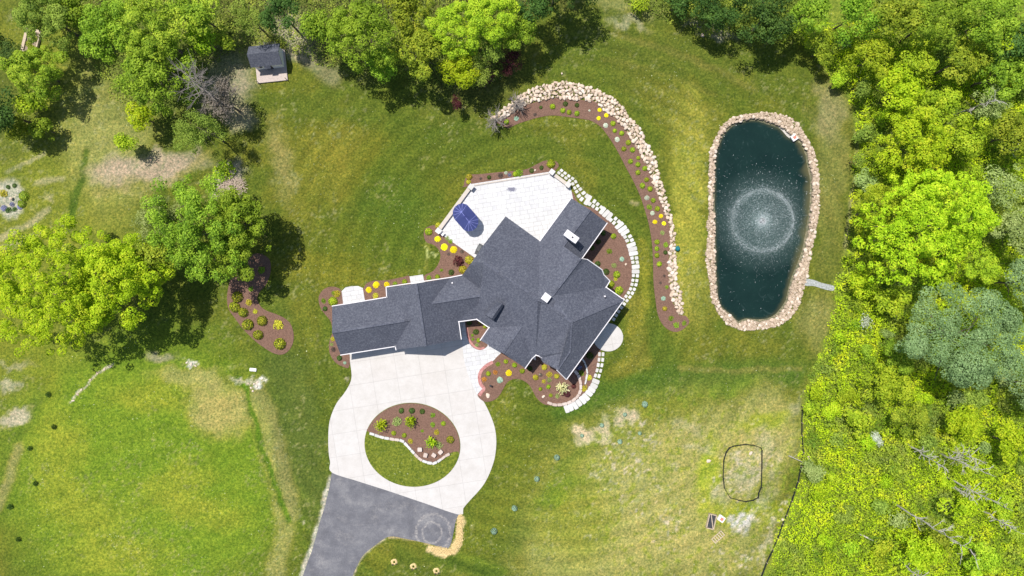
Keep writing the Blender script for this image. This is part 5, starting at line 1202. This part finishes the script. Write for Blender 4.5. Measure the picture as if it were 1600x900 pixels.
for sx in (-2.0, 2.0): MB().tube((sx, -2.2, .2), (sx, -2.2, 1.1), .05).build('railing_post', M['wood'], t)
c_ = P(51, 66, 0); t = empty('raised_garden_frame', c_, math.radians(-14)); tag(t, 'weathered rectangular timber garden frame in the grass at the top left', 'garden frame')
for nm, cc, dd in (('side_board', (-.95, 0, .2), (.42, 3.3, .4)), ('side_board', (.95, 0, .2), (.2, 3.3, .4)), ('end_board', (0, 1.6, .2), (1.9, .4, .38)), ('end_board', (0, -1.55, .2), (1.9, .22, .36))): MB().box(cc, dd, bev=.02).build(nm, M['wood'], t)
MB().box((0, 0, .12), (1.6, 2.9, .2)).build('soil', M['soil'], t)
for i, (x_, y_) in enumerate(((-.3, 1), (.3, .4), (-.2, -.3), (.3, -1))):
    o = plant('garden_plant', 'loose', 'bright', 51, 66, 6, 1.0, 'leafy green plant growing in the timber garden frame, %s from the top' % ORD[i], 'plant', 'plants in the timber garden frame', .2); o.location = (c_.x + x_ + y_ * .24, c_.y + y_, .2)
# round flower bed at the left edge
for px, py, r, kd, lab in ((36,306,8,('bright','mound'),'green clipped half dome shrub in the round bed at the left edge'),(33,318,7,('green','mound'),'green shrub just below the clipped half dome in the round bed'),(4,302,6,('gold','loose'),'yellowish plant at the left of the round bed'),(30,323,4.5,('purple','flower'),'purple flower clump at the right of the round bed'),(18,319,4,('purple','loose'),'purple flower clump in the middle of the round bed'),(5,325,5,('purple','flower'),'purple flower clump at the left of the round bed'),(12,292,3.5,('dark','mound'),'dark little shrub at the top left of the round bed'),(22,290,3.6,('dark','mound'),'dark little shrub at the top of the round bed'),(12,328,5,('dark','loose'),'dark plant at the bottom of the round bed'),(22,327,4,('dark','loose'),'dark plant at the bottom right of the round bed')):
    plant('bed_plant', kd[1], kd[0], px, py, r, .9, lab, 'plant', 'plants of the round bed at the left edge', zg(px, py))
o = place('pale_rock', rocks[2], P(17, 310, .3), (.55, .5, .5), 1, 'round pale rock in the middle of the round bed at the left edge', 'rock', None)
# brush pile
r3 = random.Random(8); b = MB()
for k in range(160):
    a_ = r3.uniform(0, 6.3); q = r3.random() ** .6 * 1.7; x_, y_ = math.cos(a_) * q * 1.1, math.sin(a_) * q * .9; d_ = r3.uniform(0, 3.14); l_ = r3.uniform(.3, .9)
    z_ = .05 + .5 * (1 - q / 2) * r3.random(); b.tube((x_ - math.cos(d_) * l_, y_ - math.sin(d_) * l_, z_), (x_ + math.cos(d_) * l_, y_ + math.sin(d_) * l_, z_ + r3.uniform(-.05, .2)), .035, .02, 5)
o = b.build('brush_pile', simple('pinkish_brush', (.58, .46, .38), (.36, .29, .22), 4, .9), loc=P(362, 291, 0)); tag(o, 'heap of pale cut brush and sticks beside the large mid green tree', 'brush pile')
plant('lime_bush', 'loose', 'lime', 349, 266, 17, .8, 'loose lime bush growing above the brush pile', 'bush', None, 0)
b = MB()
for k in range(70):
    x_ = r3.uniform(-1.1, 1.1); d_ = r3.uniform(.3, 2.8); b.tube((x_, r3.uniform(-.3, .3), .1), (x_ + math.cos(d_) * .5, r3.uniform(-.2, .6), r3.uniform(.3, .9)), .03, .015, 5)
o = b.build('stick_pile', M['deadwood'], loc=P(422, 73, 0)); tag(o, 'pale stack of sticks behind the playhouse roof', 'stick pile')
# black silt fences
def silt(name, pts, closed, label):
    pts = [P(*p, 0).to_2d() for p in pts]; t = empty(name, (*pts[0], 0)); tag(t, label, 'fence'); o0 = pts[0]
    b = MB(); seq = pts + ([pts[0]] if closed else [])
    for i, (p, q) in enumerate(zip(seq, seq[1:])):
        d = q - p; n_ = Vector((-d.y, d.x)).normalized() * .018; a_ = p - o0; c2 = q - o0
        b.prism([(a_ + n_)[:], (c2 + n_)[:], (c2 - n_)[:], (a_ - n_)[:]], .0, .36 + .05 * (i % 3))
    b.build('fabric', M['fence'], t)
    for p in seq[:len(pts)]: q = p - o0; MB().box((q.x, q.y, .28), (.07, .07, .58)).build('stake', M['wood'] if not closed else M['fence'], t)
silt('silt_fence', [(1139,699),(1148,696),(1164,693.6),(1177,695),(1188,699),(1189.6,703),(1189.5,730),(1189,760),(1184.5,770),(1184,777),(1176,781),(1164,783),(1152,780.5),(1140,777),(1131,762),(1129.4,746),(1130,720),(1134,706)], True, 'closed loop of low black silt fence around a patch of rough ground')
silt('silt_fence', [(1253,636),(1252,660),(1252,680),(1254,706),(1251,728),(1246,752),(1236,782),(1228,804),(1222,818),(1214,840),(1207,858),(1197,878),(1188,902)], False, 'long black silt fence line along the edge of the lower woods')
for i, (px, py, s, ry) in enumerate(((1107.5,720.5,.75,0),(1173,708,.7,1),(1264,715,.6,2),(1224,812,.6,3),(488,122+0*0,.1,0))):
    if i == 4: continue
    place('white_rock', rocks[i], P(px, py, .1), (s, s * .8, s * .5), i, ('white rock just outside the silt fence loop', 'pale grey rock inside the silt fence loop', 'pale rock in the undergrowth by the fallen branch', 'white rock at the bend of the long silt fence')[i], 'rock', None)
for i, (px, py) in enumerate(((397,600),(401,604),(392,606),(388,599),(402,597),(395,611))):
    place('rubble_stone', rocks[i], P(px, py, .05), (.4, .33, .25), i, 'small white stone in the rubble heap in the lawn below the kidney bed', 'stone', 'stones of the rubble heap below the kidney bed')
for i, (px, py) in enumerate(((292,566.5),(299,569),(305,571.5),(172,573.5),(163,577),(152,583),(141,593),(127,609),(121,616),(114,626))):
    place('field_stone', rocks[(i * 3) % 8], P(px, py, .05), (.5, .3, .22), .5 + i, 'small pale stone, %s in the broken line of stones across the left field' % ORD[i], 'stone', 'line of stones across the left field')
o = MB().box((0, 0, .12), (.95, .45, .24), bev=.04).build('utility_box', M['rim'], loc=P(396, 577.5, 0)); o.rotation_euler[2] = math.radians(-5); tag(o, 'white rectangular utility lid set in the lawn below the kidney bed', 'utility lid')
for i, (px, py) in enumerate(((656.3,702),(665,710.7),(678,710.7),(688.6,706))):
    place('pink_boulder', pinks[i], P(px, py, .2) + Vector((0, 0, .1)), (.62, .55, .4), i * 1.3, 'pinkish white boulder in the island bed, %s from the left' % ORD[i], 'boulder', 'pink boulders of the island bed')
for px, py, s, lab in ((762,618,.85,'tan boulder at the lower left of the front bed'),(849,619.5,.55,'small cream boulder near the low curved wall'),(978,413,.4,'small tan stone in the mulch bed east of the house'),(836,266,.35,'small tan stone in the bed north of the patio'),(1098,55+0,.7,'pale stone at the top of the lawn below the dark trees'),(878,115,.35,'small white stone in the lawn above the boulder wall')):
    place('tan_boulder', rocks[int(px) % 8], P(px, py, .1), (s, s * .85, s * .6), px, lab, 'boulder', None)
p = P(766.5, 602, .3); b = MB().tube((0, 0, 0), (0, 0, .8), .06, .06, 8).tube((0, 0, .8), (0, 0, .9), .16, .05, 10)
o = b.build('path_light', M['iron'], loc=(p.x, p.y, .06)); tag(o, 'black path light standing in the front bed beside the driveway', 'path light')
# burn box, cooler and pallet on the rough lawn
c_ = P(1110.5, 813.5, 0); t = empty('compost_crate', c_, math.radians(-13)); tag(t, 'open timber crate with dark contents on the rough lawn', 'crate')
for nm, cc, dd in (('side_board', (-.5, 0, .25), (.1, 2.0, .5)), ('side_board', (.5, 0, .25), (.1, 2.0, .5)), ('end_board', (0, 1.0, .25), (1.1, .1, .5)), ('end_board', (0, -1.0, .25), (1.1, .1, .5))): MB().box(cc, dd).build(nm, M['wood'], t)
MB().box((0, 0, .12), (.9, 1.9, .2)).build('contents', M['iron'], t); MB().box((.05, 0, .52), (.1, 2.1, .06), .35).build('loose_plank', M['wood'], t)
c_ = P(1126.7, 810, .2); t = empty('water_table', (c_.x, c_.y, 0), math.radians(-35)); tag(t, 'square white plastic tub with a red lid beside the timber crate', 'tub')
MB().box((0, 0, .25), (.95, .85, .5), bev=.08).build('tub', M['rim'], t); MB().box((.02, 0, .52), (.42, .46, .06)).build('lid', M['red'], t)
c_ = P(1121.8, 838.7, 0); t = empty('wooden_pallet', c_, math.radians(42)); tag(t, 'pale wooden ladder-like pallet lying on the rough lawn', 'pallet')
for k in range(6): MB().box((-.85 + k * .34, 0, .12), (.12, .85, .04)).build('slat', M['wood'], t)
for sy in (-.38, .38): MB().box((0, sy, .06), (1.85, .08, .09)).build('rail', M['wood'], t)
# straw tufts along the asphalt edge
x = []; y = []
for (ax, ay), (bx, by), w_ in (((719,808),(718,846),4),((716,846),(707,862),4),((705,862),(676,857),3.5)):
    for k in range(1300):
        f_ = r3.random(); x.append(ax + (bx - ax) * f_ + r3.gauss(0, w_ * .6)); y.append(ay + (by - ay) * f_ + r3.gauss(0, w_ * .6))
x = np.array(x); y = np.array(y); pts = np.stack([(x - 800) * S, (450 - y) * S, np.random.default_rng(1).uniform(.03, .12, len(x))], 1)
v, f = leaf_cloud(pts, np.random.default_rng(2).normal(size=(len(x), 3)) * .4 + [0, 0, 1], .07, np.random.default_rng(3))
o = obj('straw_mulch', mesh_np('straw_mulch', v, f, [M['straw']])); tag(o, 'golden straw scattered along the edge of the asphalt turn', 'straw', kind='stuff')
print('objects', len(bpy.data.objects))
